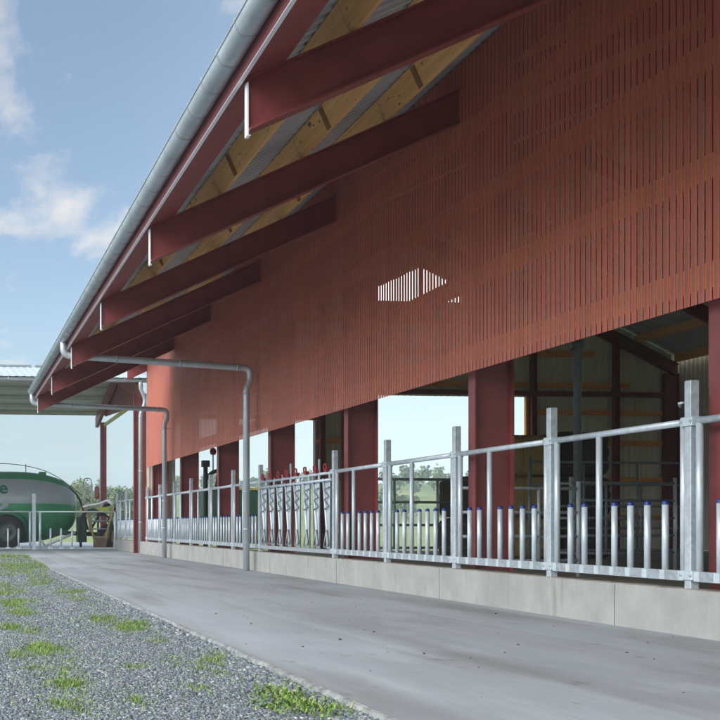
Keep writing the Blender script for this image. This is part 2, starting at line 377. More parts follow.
# grass tufts
def grass():
    V = []; Fc = []
    def blade(x, y, z, h, w, lean, a):
        dx, dy = math.cos(a), math.sin(a); px, py = -dy * w / 2, dx * w / 2
        o = len(V)
        m = (x + dx * lean * .35, y + dy * lean * .35, z + h * .6); t = (x + dx * lean, y + dy * lean, z + h)
        V.extend([(x - px, y - py, z), (x + px, y + py, z), (m[0] + px * .8, m[1] + py * .8, m[2]), (m[0] - px * .8, m[1] - py * .8, m[2]), t])
        Fc.append((o, o + 1, o + 2, o + 3)); Fc.append((o + 3, o + 2, o + 4))
    patches = [  # px, py, rx, ry, blades, height
        (22, 562, 30, 7, 5200, .10), (30, 569, 22, 6, 2600, .10), (46, 566, 6, 6, 900, .10), (5, 571, 12, 7, 1200, .09),
        (5, 590, 16, 7, 1500, .09), (38, 580, 14, 6, 1200, .09), (12, 604, 12, 4, 1200, .08), (30, 600, 10, 3, 300, .06), (20, 613, 12, 3, 700, .08),
        (9, 628, 8, 2.5, 500, .08), (32, 632, 8, 2.5, 300, .06), (64, 593, 12, 4, 420, .08), (80, 592, 10, 2.5, 420, .08), (75, 600, 8, 3, 300, .07),
        (102, 621, 10, 5, 500, .08), (130, 627, 14, 5, 900, .08), (146, 623, 7, 4, 260, .07), (45, 650, 17, 5, 1100, .07), (18, 656, 8, 4, 250, .06),
        (66, 684, 14, 6, 700, .06), (70, 668, 14, 10, 350, .05), (38, 669, 10, 4, 180, .05), (74, 704, 9, 8, 260, .05), (52, 705, 9, 5, 220, .05),
        (136, 668, 8, 5, 160, .05), (153, 641, 10, 4, 160, .05), (137, 701, 5, 3, 220, .05), (95, 600, 14, 6, 160, .05),
        (219, 659, 9, 5, 420, .08), (219, 673, 4, 2, 160, .04), (200, 668, 4, 7, 160, .06), (196, 690, 7, 5, 160, .05), (300, 684, 10, 4, 600, .09),
        (335, 692, 9, 4, 260, .07), (355, 704, 10, 5, 600, .09), (340, 712, 14, 4, 300, .07), (170, 660, 10, 5, 80, .05), (120, 590, 12, 4, 120, .05)]
    for px, py, rx, ry, nb, hh in patches:
        seeds = []
        for _ in range(max(4, nb // 28)):
            a = random.uniform(0, 6.283); q = math.sqrt(random.random())
            seeds.append((px + rx * q * math.cos(a), max(552 + random.random() * 5, py + ry * q * math.sin(a))))
        for _ in range(int(nb * 1.7)):
            sx, sy = random.choice(seeds)
            x, y = gp(sx, sy, ZG)
            q = random.choice((.5, 1, 1.5, 2.5, 4, 7)); x += random.gauss(0, .035) * q; y += random.gauss(0, .07) * q
            if x > XE - .01 and y < 27.5: continue
            h = hh * random.uniform(.2, .72)
            blade(x, y, ZG, h, random.uniform(.0025, .0065), h * random.uniform(.2, 1.3), random.uniform(0, 6.283))
    for _ in range(9000):
        y = random.uniform(6, 36); x = random.uniform(.02 * y - .6, XE - .02)
        if math.sin(x * 2.9 + 1.3 * math.sin(y * 1.1)) * math.sin(y * .83 + 1.7 * math.sin(x * 1.9)) < random.uniform(-.2, .7): continue
        if random.random() < .25: x = XE - abs(random.gauss(0, .3)) - .03
        h = random.uniform(.02, .05); blade(x, y, ZG, h, .005, h * .5, random.uniform(0, 6.283))
    for _ in range(170):                       # ragged grass along the far edge of the yard
        cx_ = random.uniform(-3.2, 2.7); cy_ = 39.35 - abs(random.gauss(0, .5)); hh = random.uniform(.05, .20); sp_ = random.uniform(.05, .28)
        for _ in range(random.randint(8, 26)):
            h = hh * random.uniform(.4, 1.1); blade(cx_ + random.gauss(0, sp_), min(39.42, cy_ + random.gauss(0, sp_)), ZG, h, random.uniform(.006, .012), h * random.uniform(.2, .9), random.uniform(0, 6.283))
    # broad leaved weeds near the lane
    for px, py, n in ((262, 699, 50), (275, 695, 50), (288, 702, 90), (300, 708, 80), (312, 712, 60), (280, 712, 60), (268, 708, 36), (322, 716, 50), (296, 698, 40), (340, 714, 40)):
        x0, y0 = gp(px, py, ZG)
        for _ in range(n):
            x = x0 + random.gauss(0, .07); y = y0 + random.gauss(0, .12)
            h = random.uniform(.01, .045); blade(x, y, ZG + random.uniform(.005, .04), h, random.uniform(.008, .02), h * random.uniform(.8, 2.2), random.uniform(0, 6.283))
    me = bpy.data.meshes.new('grass_tufts'); me.from_pydata(V, [], Fc); me.materials.append(M['grass'])
    o = bpy.data.objects.new('grass_tufts', me); COL.objects.link(o)
    tag(o, 'bright green grass and weeds sprouting in patches through the gravel', 'grass', kind='stuff')
grass()

# ------------------------------------------------------------------ the barn
XW = 7.28; XO = 2.75; SL = 0.468
ZB = lambda x: 4.79 + SL * (x - XO)          # rafter underside
ZT = lambda x: ZB(x) + 0.50                  # rafter top
ZRF = lambda x: ZT(x) + 0.375                 # roof sheet
RIDGE = 18.12; XFAR = 2 * RIDGE - XW
mir = lambda x: 2 * RIDGE - x
YF = [9.9 + 5.03 * i for i in range(-3, 7)]
YEND = YF[-1]; YFRONT = YF[0]; YROOF = 35.3
barn = thing('barn', (XW, 0, 0), 'long dark red open sided cattle barn with deep overhanging roof and slatted cladding', 'barn')

def ibeam_col(x0, x1, y, z0, z1, w=.2, tf=.022, tw=.014):
    b = MB(); b.box(x0, x0 + tf, y - w / 2, y + w / 2, z0, z1); b.box(x1 - tf, x1, y - w / 2, y + w / 2, z0, z1)
    b.box(x0 + tf, x1 - tf, y - tw / 2, y + tw / 2, z0, z1); return b
def ibeam_raf(x0, x1, y, w=.2, tf=.022, tw=.014, m=False):
    b = MB(); q = mir if m else (lambda x: x)
    def seg(za, zb, ya, yb):
        b.prism([(q(x0), za(x0)), (q(x1), za(x1)), (q(x1), zb(x1)), (q(x0), zb(x0))], 'y', ya, yb)
    seg(ZB, lambda x: ZB(x) + tf, y - w / 2, y + w / 2); seg(lambda x: ZT(x) - tf, ZT, y - w / 2, y + w / 2)
    seg(lambda x: ZB(x) + tf, lambda x: ZT(x) - tf, y - tw / 2, y + tw / 2)
    return b
for i, y in enumerate(YF):
    over = y < 35.5
    c = link('column', ibeam_col(7.5, 8.1, y, 0.1, ZB(7.8) - .02), M['steel'], barn)
    r = link('rafter', ibeam_raf(XO + .012 if over else 6.54, RIDGE, y), M['steel'], barn)
    if over:
        e = MB(); e.box(XO - .004, XO + .010, y - .045, y + .045, ZB(XO) - .03, ZT(XO) - .03)
        e.box(XO - .003, XO + .03, y - .044, y + .044, ZB(XO) - .034, ZB(XO) - .026)
        link('end_trim', e, M['white'], r)
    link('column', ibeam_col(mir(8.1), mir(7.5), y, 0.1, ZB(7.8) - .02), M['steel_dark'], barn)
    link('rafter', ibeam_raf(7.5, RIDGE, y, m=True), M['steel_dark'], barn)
# purlins on the overhanging slope and inside
for k, x in enumerate([3.80, 4.98, 6.22, 7.6, 8.9, 10.2, 11.5, 12.8, 14.1, 15.4, 16.7, 17.8]):
    ye = YROOF - .15 if x < 7.3 else YEND
    b = MB(); h = .325; y = YFRONT; nx_, nz_ = -.424, .906; wx, wz = .906, .424
    while y < ye - .05:
        y2 = min(y + 5.03, ye)
        xl, zl = x - .03 * wx, ZT(x) - .03 * wz + .004; xr, zr = x + .03 * wx, ZT(x) + .03 * wz + .004
        b.prism([(xl, zl), (xr, zr), (xr + nx_ * h, zr + nz_ * h), (xl + nx_ * h, zl + nz_ * h)], 'y', y + .004, y2 - .004)
        y = y2
    p = link('purlin', b, M['timber'], barn)
    if x < 7:
        for j in range(3, 8):
            yc = YF[j] + (4.15, 3.85, 3.8)[k]
            if yc > YROOF - .4: continue
            xl, zl = x - .031 * wx, ZT(x) - .031 * wz + .004
            s = MB(); s.prism([(xl + nx_ * .01, zl + nz_ * .01), (xl + nx_ * (h - .02), zl + nz_ * (h - .02)), (xl + nx_ * (h - .02) - .02 * wx, zl + nz_ * (h - .02) - .02 * wz), (xl + nx_ * .01 - .02 * wx, zl + nz_ * .01 - .02 * wz)], 'y', yc - .05, yc + .05)
            link('splice_batten', s, M['batten'], p)
for x in [7.6, 9.2, 10.8, 12.4, 14, 15.6, 17.2]:
    b = MB(); b.box(mir(x) - .05, mir(x) + .05, YFRONT, YEND, ZT(x) + .024, ZT(x) + .34); link('purlin', b, M['timber'], barn)

# roof sheets: trapezoid ribs that run down the slope
def rib_sheet(xa, xb, ya, yb, q, pitch=.21, dep=.035, th=.006):
    b = MB(); pr = []; y = ya
    while y < yb:
        pr += [(y, 0), (y + pitch * .30, 0), (y + pitch * .42, dep), (y + pitch * .86, dep)]; y += pitch
    pr.append((min(y, yb + .2), 0))
    V = []; Fc = []
    for (y, dz) in pr:
        for x in (xa, xb):
            V.append((q(x), y, ZRF(x) + dz)); V.append((q(x), y, ZRF(x) + dz + th))
    for i in range(len(pr) - 1):
        a = i * 4; c = a + 4
        Fc += [(a, a + 2, c + 2, c), (a + 1, c + 1, c + 3, a + 3), (a, c, c + 1, a + 1), (a + 2, a + 3, c + 3, c + 2)]
    return b.add(V, Fc)
link('roof_sheet', rib_sheet(XO - .14, 7.40, -5.3, YROOF, lambda x: x), M['roof'], barn)
link('roof_sheet', rib_sheet(7.40, RIDGE, -5.3, YEND + .3, lambda x: x), M['roof'], barn)
link('roof_sheet', rib_sheet(6.45, 7.40, YROOF, YEND + .3, lambda x: x), M['roof'], barn)
link('roof_sheet', rib_sheet(7.40, RIDGE, -5.3, YEND + .3, mir), M['roof'], barn)
b = MB(); b.prism([(RIDGE - .35, ZRF(RIDGE - .35) + .05), (RIDGE, ZRF(RIDGE) + .06), (RIDGE + .35, ZRF(RIDGE - .35) + .05), (RIDGE, ZRF(RIDGE) + .10)], 'y', -5.3, YEND + .3)
link('ridge_cap', b, M['roof'], barn)
# fascia, its white drip edge and the soffit board
b = MB(); b.box(XO - .075, XO - .045, -5.2, YROOF, ZT(XO) - .02, ZT(XO) + .34)
fas = link('fascia_board', b, M['fascia'], barn)
b = MB(); b.box(XO - .080, XO - .040, -5.2, YROOF, ZT(XO) - .029, ZT(XO) - .021); link('drip_edge', b, M['white'], fas)
b = MB(); b.prism([(XO - .03, ZT(XO - .03) + .004), (XO + .36, ZT(XO + .36) + .004), (XO + .36, ZT(XO + .36) + .05), (XO - .03, ZT(XO - .03) + .05)], 'y', -5.2, YROOF - .02)
link('soffit_board', b, M['soffit'], barn)

# slatted cladding: spaced trapezoid ribs with open slots between
def cladding(y0, y1):
    b = MB(); p = .1048; w = .064; d = .007
    n = int((y1 - y0) / p)
    for i in range(n):
        y = y0 + i * p; z0 = 3.27; z1 = ZRF(XW) - .02
        b.add([(XW, y + .008, z0), (XW, y + w - .008, z0), (XW + d, y + w, z0), (XW + d, y, z0),
               (XW, y + .008, z1), (XW, y + w - .008, z1), (XW + d, y + w, z1), (XW + d, y, z1)],
              [(0, 1, 5, 4), (1, 2, 6, 5), (2, 3, 7, 6), (3, 0, 4, 7), (0, 3, 2, 1), (4, 5, 6, 7)])
        for a_, c_ in ((w, w + .012), (w + .028, p)):
            b.add([(XW + d, y + a_, z0), (XW + d, y + c_, z0), (XW + d, y + c_, z1), (XW + d, y + a_, z1)], [(0, 1, 2, 3)], False, 1)
    return b
link('cladding', cladding(-5.2, YEND), [M['clad'], M['perf']], barn)
for z in (3.40, 4.45, 5.55, 6.62):
    b = MB(); b.box(XW + .014, XW + .10, YFRONT, YEND, z, z + .25); link('girt', b, M['girt'], barn)
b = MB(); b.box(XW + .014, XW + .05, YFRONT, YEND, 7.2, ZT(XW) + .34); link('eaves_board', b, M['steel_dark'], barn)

# concrete plinth under the feed barrier
pl = thing('feed_wall', (7.22, 0, 0), 'low pale cast concrete wall running under the galvanised feed barriers', 'wall')
b = MB(); b.bbox(7.22, 7.62, YFRONT, 41.2, -.05, .46, .008)
link('wall_body', b, M['plinth'], pl)
b = MB(); b.box(7.228, 7.61, YFRONT, 41.2, .4615, .4675); link('dirty_ledge', b, M['plinthtop'], pl)
b = MB(); b.bbox(7.22, 7.62, 42.2, 48.3, -.05, .46, .008); link('wall_body', b, M['plinth'], pl)
for y in (2.6, 6.8, 11.1, 15.38, 19.7, 24.0, 28.3, 32.6, 36.9):
    b = MB(); b.box(7.217, 7.222, y - .006, y + .006, -.02, .45); link('joint', b, M['joint'], pl)

# far gable wall with its two doorways and ridge vent, front gable, far side wall
D1 = (15.05, 22.4, 6.14); D2 = (8.4, 13.85, 5.14)
VENT = (16.4, 19.85, 9.82)
def roof_under(x): return ZRF(x if x < RIDGE else mir(x)) - .02
def gable(y, openings=True, dirn=1):
    b = MB(); p = .25; x = 7.31; xe = mir(7.31); dep = .035
    prof = []
    while x < xe:
        prof += [(x, 0), (x + .10, 0), (x + .13, dep), (x + .22, dep)]; x += p
    prof.append((xe, 0))
    for (xa, da), (xb, db) in zip(prof, prof[1:]):
        xm = (xa + xb) / 2; iv = [(0.1, None)]
        if openings:
            if D1[0] < xm < D1[1]: iv = [(D1[2], None)]
            elif D2[0] < xm < D2[1]: iv = [(D2[2], None)]
            if VENT[0] < xm < VENT[1]:
                tip = 11.15 - abs(xm - RIDGE) * .47
                iv = [(iv[0][0], VENT[2]), (tip, None)]
        for z0, z1 in iv:
            ta, tb = (roof_under(xa), roof_under(xb)) if z1 is None else (z1, z1)
            b.add([(xa, y + da * dirn, z0), (xb, y + db * dirn, z0), (xb, y + db * dirn, tb), (xa, y + da * dirn, ta),
                   (xa, y + da * dirn + .004, z0), (xb, y + db * dirn + .004, z0), (xb, y + db * dirn + .004, tb), (xa, y + da * dirn + .004, ta)],
                  [(0, 3, 2, 1), (4, 5, 6, 7), (0, 1, 5, 4), (3, 7, 6, 2)])
    return b
gw = link('gable_cladding', gable(YEND + .16), M['cream'], barn)
link('gable_cladding', gable(YFRONT - .16, True, -1), M['cream'], barn)
def girt_run(z, x0, x1):
    b = MB(); b.box(x0, x1, YEND + .06, YEND + .155, z - .1, z + .1); link('girt', b, M['girt'], barn)
for z in (1.4, 2.9, 4.35): girt_run(z, 22.6, mir(7.6)); girt_run(z, 13.95, 14.95)
for z in (5.55,): girt_run(z, 22.6, mir(7.6))
for z in (6.62, 7.85, 9.05): girt_run(z, 9.5 if z < 7 else 11 if z < 8 else 13, mir(9.5 if z < 7 else 11 if z < 8 else 13))
girt_run(10.3, 15.2, 16.3); girt_run(10.3, 20, 21)
b = MB(); b.box(8.1, mir(8.1), YEND - .12, YEND + .05, 6.16, 6.36); link('lintel_beam', b, M['steel_dark'], barn)
b = MB(); b.box(8.1, 13.95, YEND - .05, YEND + .05, 5.15, 5.30); link('lintel_beam', b, M['steel_dark'], barn)
for x in (14.0, 14.92, 22.55, 26.0): link('gable_column', ibeam_col(x, x + .22, YEND - .02, .1, ZB(min(x, mir(x))) - .02, .2), M['steel'], barn)
b = MB()
b.box(D1[1], D1[1] + .10, YEND + .05, YEND + .20, .1, D1[2]); b.box(D1[0] - .08, D1[0], YEND + .10, YEND + .20, .1, D1[2])
link('door_jamb', b, M['girt'], barn)
b = MB(); b.box(RIDGE - .07, RIDGE + .07, YEND + .05, YEND + .15, VENT[2] - .1, 11.3); link('vent_post', b, M['steel_dark'], barn)
b = MB(); b.box(D2[1], D2[1] + .06, YEND + .1, YEND + .2, .1, D2[2]); link('door_jamb', b, M['white'], barn)
b = MB(); y = YFRONT - .2
pr = []
while y < YEND + .2: pr += [(y, 0), (y + .1, 0), (y + .13, .035), (y + .22, .035)]; y += .25
for (ya, da), (yb, db) in zip(pr, pr[1:]):
    xa, xb = mir(7.3) + da, mir(7.3) + db; zt = ZRF(7.3) - .02
    zb_ = 3.27 if ya < 35 else .1
    b.add([(xa, ya, zb_), (xb, yb, zb_), (xb, yb, zt), (xa, ya, zt)], [(0, 1, 2, 3)])
link('side_cladding', b, M['cream'], barn)

# gutter with brackets
GX, GZ, GR = 2.575, 5.50, .122
def half_gutter(y0, y1):
    b = MB(); n = 14; V = []; Fc = []
    ang = [math.pi + math.pi * k / n for k in range(n + 1)]
    for y in (y0, y1):
        for r in (GR, GR - .006):
            for a in ang: V.append((GX + r * math.cos(a), y, GZ + r * math.sin(a)))
    m = n + 1
    for k in range(n):
        Fc.append((k, k + 1, 2 * m + k + 1, 2 * m + k)); Fc.append((m + k, 3 * m + k, 3 * m + k + 1, m + k + 1))
        Fc.append((k, m + k, m + k + 1, k + 1)); Fc.append((2 * m + k, 2 * m + k + 1, 3 * m + k + 1, 3 * m + k))
    b.add(V, Fc, True)
    b.tube([(GX - GR, y0, GZ + .006), (GX - GR, y1, GZ + .006)], .012, 8)
    for y in (y0, y1): b.prism([(GX + (GR - .002) * math.cos(a), GZ + (GR - .002) * math.sin(a)) for a in ang], 'y', y - .003, y + .003)
    return b
gut = link('gutter', half_gutter(-5.3, YROOF + .05), M['gutter'], barn)
br = None; y = 6.02; k = 0
while y < YROOF:
    b = MB(); n = 12; V = []; Fc = []
    for yy in (y - .014, y + .014):
        for r in (GR + .001, GR + .007):
            for q in range(n + 1):
                a = math.pi + math.pi * q / n; V.append((GX + r * math.cos(a), yy, GZ + r * math.sin(a)))
    m = n + 1
    for q in range(n):
        Fc += [(q, 2 * m + q, 2 * m + q + 1, q + 1), (m + q, m + q + 1, 3 * m + q + 1, 3 * m + q), (q, q + 1, m + q + 1, m + q), (2 * m + q, 3 * m + q, 3 * m + q + 1, 2 * m + q + 1)]
    b.add(V, Fc, False)
    b.box(GX - GR - .012, GX - GR - .004, y - .013, y + .013, GZ - .01, GZ + .035)
    b.box(GX + GR - .03, XO - .075, y - .012, y + .012, GZ + .012, GZ + .02)
    link('bracket', b, M['bracket'], gut); y += .635

# downpipes
def bend(path, rad=.16, n=6):
    """round the corners of a polyline"""
    P = [Vector(p) for p in path]; out = [P[0]]
    for a, b_, c in zip(P, P[1:], P[2:]):
        u = (a - b_); v = (c - b_); q = min(rad, u.length * .49, v.length * .49); u.normalize(); v.normalize()
        s, e = b_ + u * q, b_ + v * q
        for i in range(n + 1):
            t = i / n; out.append(s * (1 - t) ** 2 + b_ * 2 * t * (1 - t) + e * t * t)
    return out + [P[-1]]
def downpipe(y, ztop, zin, zwall, parent, r=.078, xw=7.06):
    path = [(GX, y, ztop), (GX, y, zin), (xw + .02, y + .06, zwall), (xw + .02, y + .06, zwall - .32), (xw - .07, y + .06, zwall - .50), (xw - .07, y + .06, .01)]
    b = MB(); b.tube(bend(path, .2), r, 14)
    p = link('downpipe', b, M['pipe'], parent)
    for t in (.28, .62, .93):
        q = Vector(path[1]).lerp(Vector(path[2]), t); d = (Vector(path[2]) - Vector(path[1])).normalized() * .025
        c = MB(); c.tube([q - d, q + d], r + .008, 14); link('pipe_collar', c, M['galv'], p)
    for z in (zwall - .62, 1.9, 1.0):
        c = MB(); c.tube([(xw - .07, y + .06, z - .02), (xw - .07, y + .06, z + .02)], r + .008, 14)
        if z > 3: c.box(xw - .0, XW, y + .05, y + .07, z - .012, z + .012)
        link('pipe_collar', c, M['galv'], p)
    return p
downpipe(25.1, GZ - .08, 5.08, 4.86, barn)
downpipe(35.15, GZ - .08, 5.08, 4.93, barn)

# ------------------------------------------------------------------ feed barriers
XF = 7.32; Z0 = .54
SP = 2.515; YP0 = 10.0
def panel(name, y0, label, group='feed barrier panels', zb=Z0, z_ch=.10, z_bar=1.35, z_rail=2.13):
    t = thing(name, (XF, y0, 0), label, 'feed barrier', group)
    ya, yb = y0 + .06, y0 + SP - .06; n = 9
    b = MB(); b.tube([(XF, ya, z_rail), (XF, yb, z_rail)], .036, 12); link('top_rail', b, M['galv2'], t)
    b = MB(); b.bbox(XF - .035, XF + .035, ya, yb, zb, zb + z_ch, .006); link('bottom_channel', b, M['channel'], t)
    ys = [ya + .055 + (yb - ya - .11) * i / (n - 1) for i in range(n)]
    for i, y in enumerate(ys):
        b = MB()
        if i in (0, 5, n - 1):
            b.tube([(XF, y, zb + z_ch * .5), (XF, y, z_rail - .02)], .034, 12)
            link('upright', b, M['galv2'], t)
        else:
            b.tube([(XF, y, zb + z_ch * .5), (XF, y, z_bar - .03)], .033, 12)
            nb = link('neck_bar', b, M['galv2'], t)
            c = MB(); c.lathe([(.0345, -.014), (.0345, 0), (.031, .016), (.020, .028), (0, .032)], (XF, y, z_bar - .025), 'z', 12)
            link('cap', c, M['blue'], nb)
        c = MB(); c.box(XF - .040, XF - .0352, y - .04, y + .04, zb + .002, zb + z_ch - .002); link('weld_plate', c, M['galv2'], t)
    return t
def post(name, y, label, group='feed barrier posts', z0=.468, z1=2.54, latch=False):
    t = thing(name, (XF, y, z0), label, 'post', group)
    b = MB(); b.bbox(XF - .047, XF + .047, y - .047, y + .047, z0, z1, .006); link('post_tube', b, M['galv'], t)
    for z in (2.13, .60):
        b = MB(); b.bbox(XF - .063, XF + .063, y - .085, y + .085, z - .045, z + .045, .004)
        c = link('clamp', b, M['galv2'], t)
        for dy in (-.072, .072):
            q = MB(); q.lathe([(.014, 0), (.014, -.014), (0, -.014)], (XF - .063, y + dy, z), 'x', 6); link('bolt', q, M['galv'], c)
    if latch:
        b = MB(); b.bbox(XF + .06, XF + .12, y + .07, y + .16, 2.16, 2.40, .005); b.tube([(XF + .02, y + .20, 2.30), (XF - .02, y + .16, 2.33), (XF - .02, y + .10, 2.33)], .014, 8)
        link('latch', b, M['galv2'], t)
    return t
near = [
    (-1, 'galvanised feed barrier panel cut off by the picture edge, nearest of the row'),
    (0, 'second nearest galvanised feed barrier panel, blue capped bars before dim gates inside the barn'),
    (1, 'galvanised feed barrier panel in front of the red column left of the straw stack'),
    (2, 'galvanised feed barrier panel with the wide bright doorway and wooded hill behind it'),
    (3, 'galvanised feed barrier panel butting against the near end of the headlocks')]
proto = None
def place_panel(k, label):
    global proto
    y = YP0 + SP * k
    if proto is None: proto = panel('feed_barrier', y, label); return proto
    o = copy_tree(proto, (XF, y, 0)); o['label'] = label; return o
for k, lab in near: place_panel(k, lab)
far = [(6, 'first feed barrier panel beyond the headlocks, crossed by the nearer downpipe'),
       (7, 'second feed barrier panel beyond the headlocks, in front of a dark red column web'),
       (8, 'third feed barrier panel beyond the headlocks, below the black hand pump'),
       (9, 'fourth feed barrier panel beyond the headlocks, between far downpipe and hand pump'),
       (10, 'fifth feed barrier panel beyond the headlocks, crossed by the farther lane downpipe'),
       (11, 'last feed barrier panel under the barn cladding, beside the shed column'),
       (13, 'feed barrier panel just past the shed column, under the shed roof'),
       (14, 'farthest feed barrier panel of the lane row, at the corner with the cross fence')]
for k, lab in far: place_panel(k, lab)
plabs = {0: 'tall square galvanised post with a latch, nearest of the feed barrier row',
         1: 'second square galvanised post of the row, in front of dark straw bales',
         2: 'square galvanised post just left of the red column beside the straw stack',
         3: 'square galvanised post in the middle of the bright doorway view',
         4: 'square galvanised post closing the near end of the headlocks',
         6: 'square galvanised post closing the far end of the headlocks',
         7: 'first square galvanised post beyond the headlocks and nearer downpipe',
         8: 'second square galvanised post beyond the headlocks',
         9: 'third square galvanised post beyond the headlocks, near the hand pump',
         10: 'fourth square galvanised post beyond the headlocks',
         11: 'fifth square galvanised post beyond the headlocks, by the farther lane downpipe',
         12: 'square galvanised post at the end of the barn next to the shed column',
         13: 'square galvanised post past the shed column, under the shed roof',
         14: 'square galvanised post halfway along the last stretch under the shed',
         15: 'corner post where lane fence and cross fence meet'}
pproto = None
for k, lab in plabs.items():
    y = YP0 + SP * k
    if k == 0: post('feed_barrier_post', y, lab, latch=True); continue
    if pproto is None: pproto = post('feed_barrier_post', y, lab); continue
    o = copy_tree(pproto, (XF, y, .468)); o['label'] = lab

# headlocks
hy0 = YP0 + SP * 4; hl = thing('headlock_barrier', (XF, hy0, 0), 'galvanised cattle headlock panel of eight yokes with red latches on its rails', 'headlocks')
b = MB(); b.tube([(XF, hy0 + .06, 2.12), (XF, hy0 + 2 * SP - .06, 2.12)], .032, 12); link('top_rail', b, M['galv2'], hl)
b = MB(); b.tube([(XF - .05, hy0 + .06, 1.98), (XF - .05, hy0 + 2 * SP - .06, 1.98)], .03, 12); link('latch_rail', b, M['galv2'], hl)
b = MB(); b.bbox(XF - .035, XF + .035, hy0 + .06, hy0 + 2 * SP - .06, Z0, Z0 + .08, .006); link('bottom_channel', b, M['channel'], hl)
def headlock(y, tall):
    b = MB()
    b.tube([(XF, y, Z0 + .05), (XF, y, 2.12 + tall)], .026, 10)                                              # fixed upright
    b.tube([(XF - .03, y + .03, Z0 + .09), (XF - .03, y + .10, 1.10), (XF - .03, y + .29, 2.02)], .026, 10)  # swinging bar
    b.prism([(y + .02, 2.0), (y + .26, 2.0), (y + .22, 1.62), (y + .10, 1.05), (y + .02, .95)], 'x', XF - .012, XF - .004)
    b.prism([(y - .07, 1.95), (y - .01, 1.95), (y - .01, Z0 + .1), (y - .03, Z0 + .1)], 'x', XF - .02, XF - .012)
    c = MB(); d = MB(); zz = []
    for z in (1.74, 1.55, 1.36): zz += [(XF - .04, y - .06, z + .10), (XF - .06, y + .17, z + .05)]
    c.tube(bend(zz, .08), .013, 8)
    d.tube(bend([(XF - .04, y + .06, 1.00), (XF - .04, y - .05, Z0 + .16), (XF - .04, y + .25, Z0 + .11), (XF - .04, y + .09, .98)], .08), .017, 8)
    o = link('headlock', b, M['galv2'], hl); link('guard_rod', c, M['galv_dull'], o); link('release_loop', d, M['galv_dull'], o)
    b = MB()
    b.bbox(XF - .08, XF - .0, y - .02, y + .13, 2.15, 2.21, .012)
    b.tube(bend([(XF - .07, y - .01, 2.15), (XF - .08, y - .02, 2.29), (XF - .08, y + .13, 2.29), (XF - .07, y + .12, 2.16)], .05), .018, 8)
    link('latch', b, M['redplastic'], o)
    b = MB(); b.bbox(XF - .075, XF - .045, y + .1, y + .15, 1.94, 2.02, .004); link('stop_pin', b, M['blue'], o)
for i in range(8):
    headlock(hy0 + .28 + i * .61, (.05, .30, .06, .05, .32, .10, .06, .22)[i])

# cross fence beyond the lane (same barrier on the ground), parallel to the shed
def cross_panel(x0, x1, ups, bars, label):
    t = thing('cross_barrier', (x0, 47.6, 0), label, 'feed barrier', 'cross fence panels'); yy = 47.6
    b = MB(); b.tube([(x0, yy, 1.69), (x1, yy, 1.69)], .034, 10); link('top_rail', b, M['galv2'], t)
    b = MB(); b.box(x0, x1, yy - .035, yy + .035, .02, .10); link('bottom_channel', b, M['channel'], t)
    for x in ups:
        b = MB(); b.tube([(x, yy, .06), (x, yy, 1.67)], .055, 10); link('upright', b, M['galv2'], t)
    for x in bars:
        b = MB(); b.tube([(x, yy, .02), (x, yy, .95)], .042, 10); b.bbox(x - .1, x + .1, yy - .06, yy + .06, .03, .12, .004); link('neck_bar', b, M['galv2'], t)
def cross_post(x, label, z1=2.5):
    t = MB(); t.bbox(x - .08, x + .08, 47.52, 47.68, 0, z1, .008)
    single('cross_fence_post', t, M['galv'], (x, 47.6, 0), label, 'post', 'cross fence posts')
CXp = lambda px, Y=47.6: Y * (ST + (px - CX) / F * CT) / (CT - (px - CX) / F * ST)
cross_panel(CXp(-60), CXp(33), [CXp(30), CXp(-48)], [CXp(p) for p in (-38, -27, -15, -3, 8, 18.5)], 'galvanised cross fence panel in front of the green tanker wheel')
cross_panel(CXp(35), CXp(118), [CXp(40), CXp(115)], [CXp(p) for p in (50.5, 61, 72)], 'galvanised cross fence panel in front of the slurry hose frame')
cross_post(CXp(34), 'tall galvanised cross fence post in front of the green tank')
cross_post(CXp(119), 'galvanised cross fence post beside the corner of the feed wall', 2.2)

# ------------------------------------------------------------------ shed across the end of the lane
shed = thing('open_shed', (0, 41.6, 0), 'open machinery shed with pale roof, red steel frame and cream green ceiling', 'shed')
SY0, SY1, SYR = 41.4, 54.6, 48.0; SZ = 6.62; SRISE = 1.32; SX0, SX1 = -32, 7.8
sz = lambda y: SZ + SRISE * (1 - abs(y - SYR) / (SYR - SY0))
def shed_sheet(up, y0, y1):
    b = MB(); x = SX0
    pr = []
    while x < SX1 - .3: pr += [(x, 0), (x + .14, 0), (x + .18, .012), (x + .26, .012)]; x += .3
    pr.append((SX1, 0))
    for (xa, da), (xb, db) in zip(pr, pr[1:]):
        b.add([(xa, y0, sz(y0) + da + up), (xb, y0, sz(y0) + db + up), (xb, y1, sz(y1) + db + up), (xa, y1, sz(y1) + da + up)], [(0, 1, 2, 3)])
    return b
for y0, y1 in ((SY0 - .1, SYR), (SYR, SY1 + .3)):
    link('roof_sheet', shed_sheet(.22, y0, y1), M['rooftop'], shed)
    b = MB(); b.add([(SX0, y0, sz(y0) + .19), (SX1, y0, sz(y0) + .19), (SX1, y1, sz(y1) + .19), (SX0, y1, sz(y1) + .19)], [(0, 1, 2, 3)])
    link('ceiling_lining', b, M['roofgreen'], shed)
b = MB(); x = SX0
while x < SX1:
    b.bbox(x, x + 1.45, SYR - .18, SYR + .18, sz(SYR) + .20, sz(SYR) + .30, .01); x += 1.62
link('ridge_cap', b, M['galv_dull'], shed)
for y in (49.3, 50.6, 51.9, 53.2, 54.3, 46.7, 45.4, 44.1, 42.8):
    b = MB(); b.box(SX0, SX1 - .05, y - .05, y + .05, sz(y), sz(y) + .18); link('purlin', b, M['roofgreen'], shed)
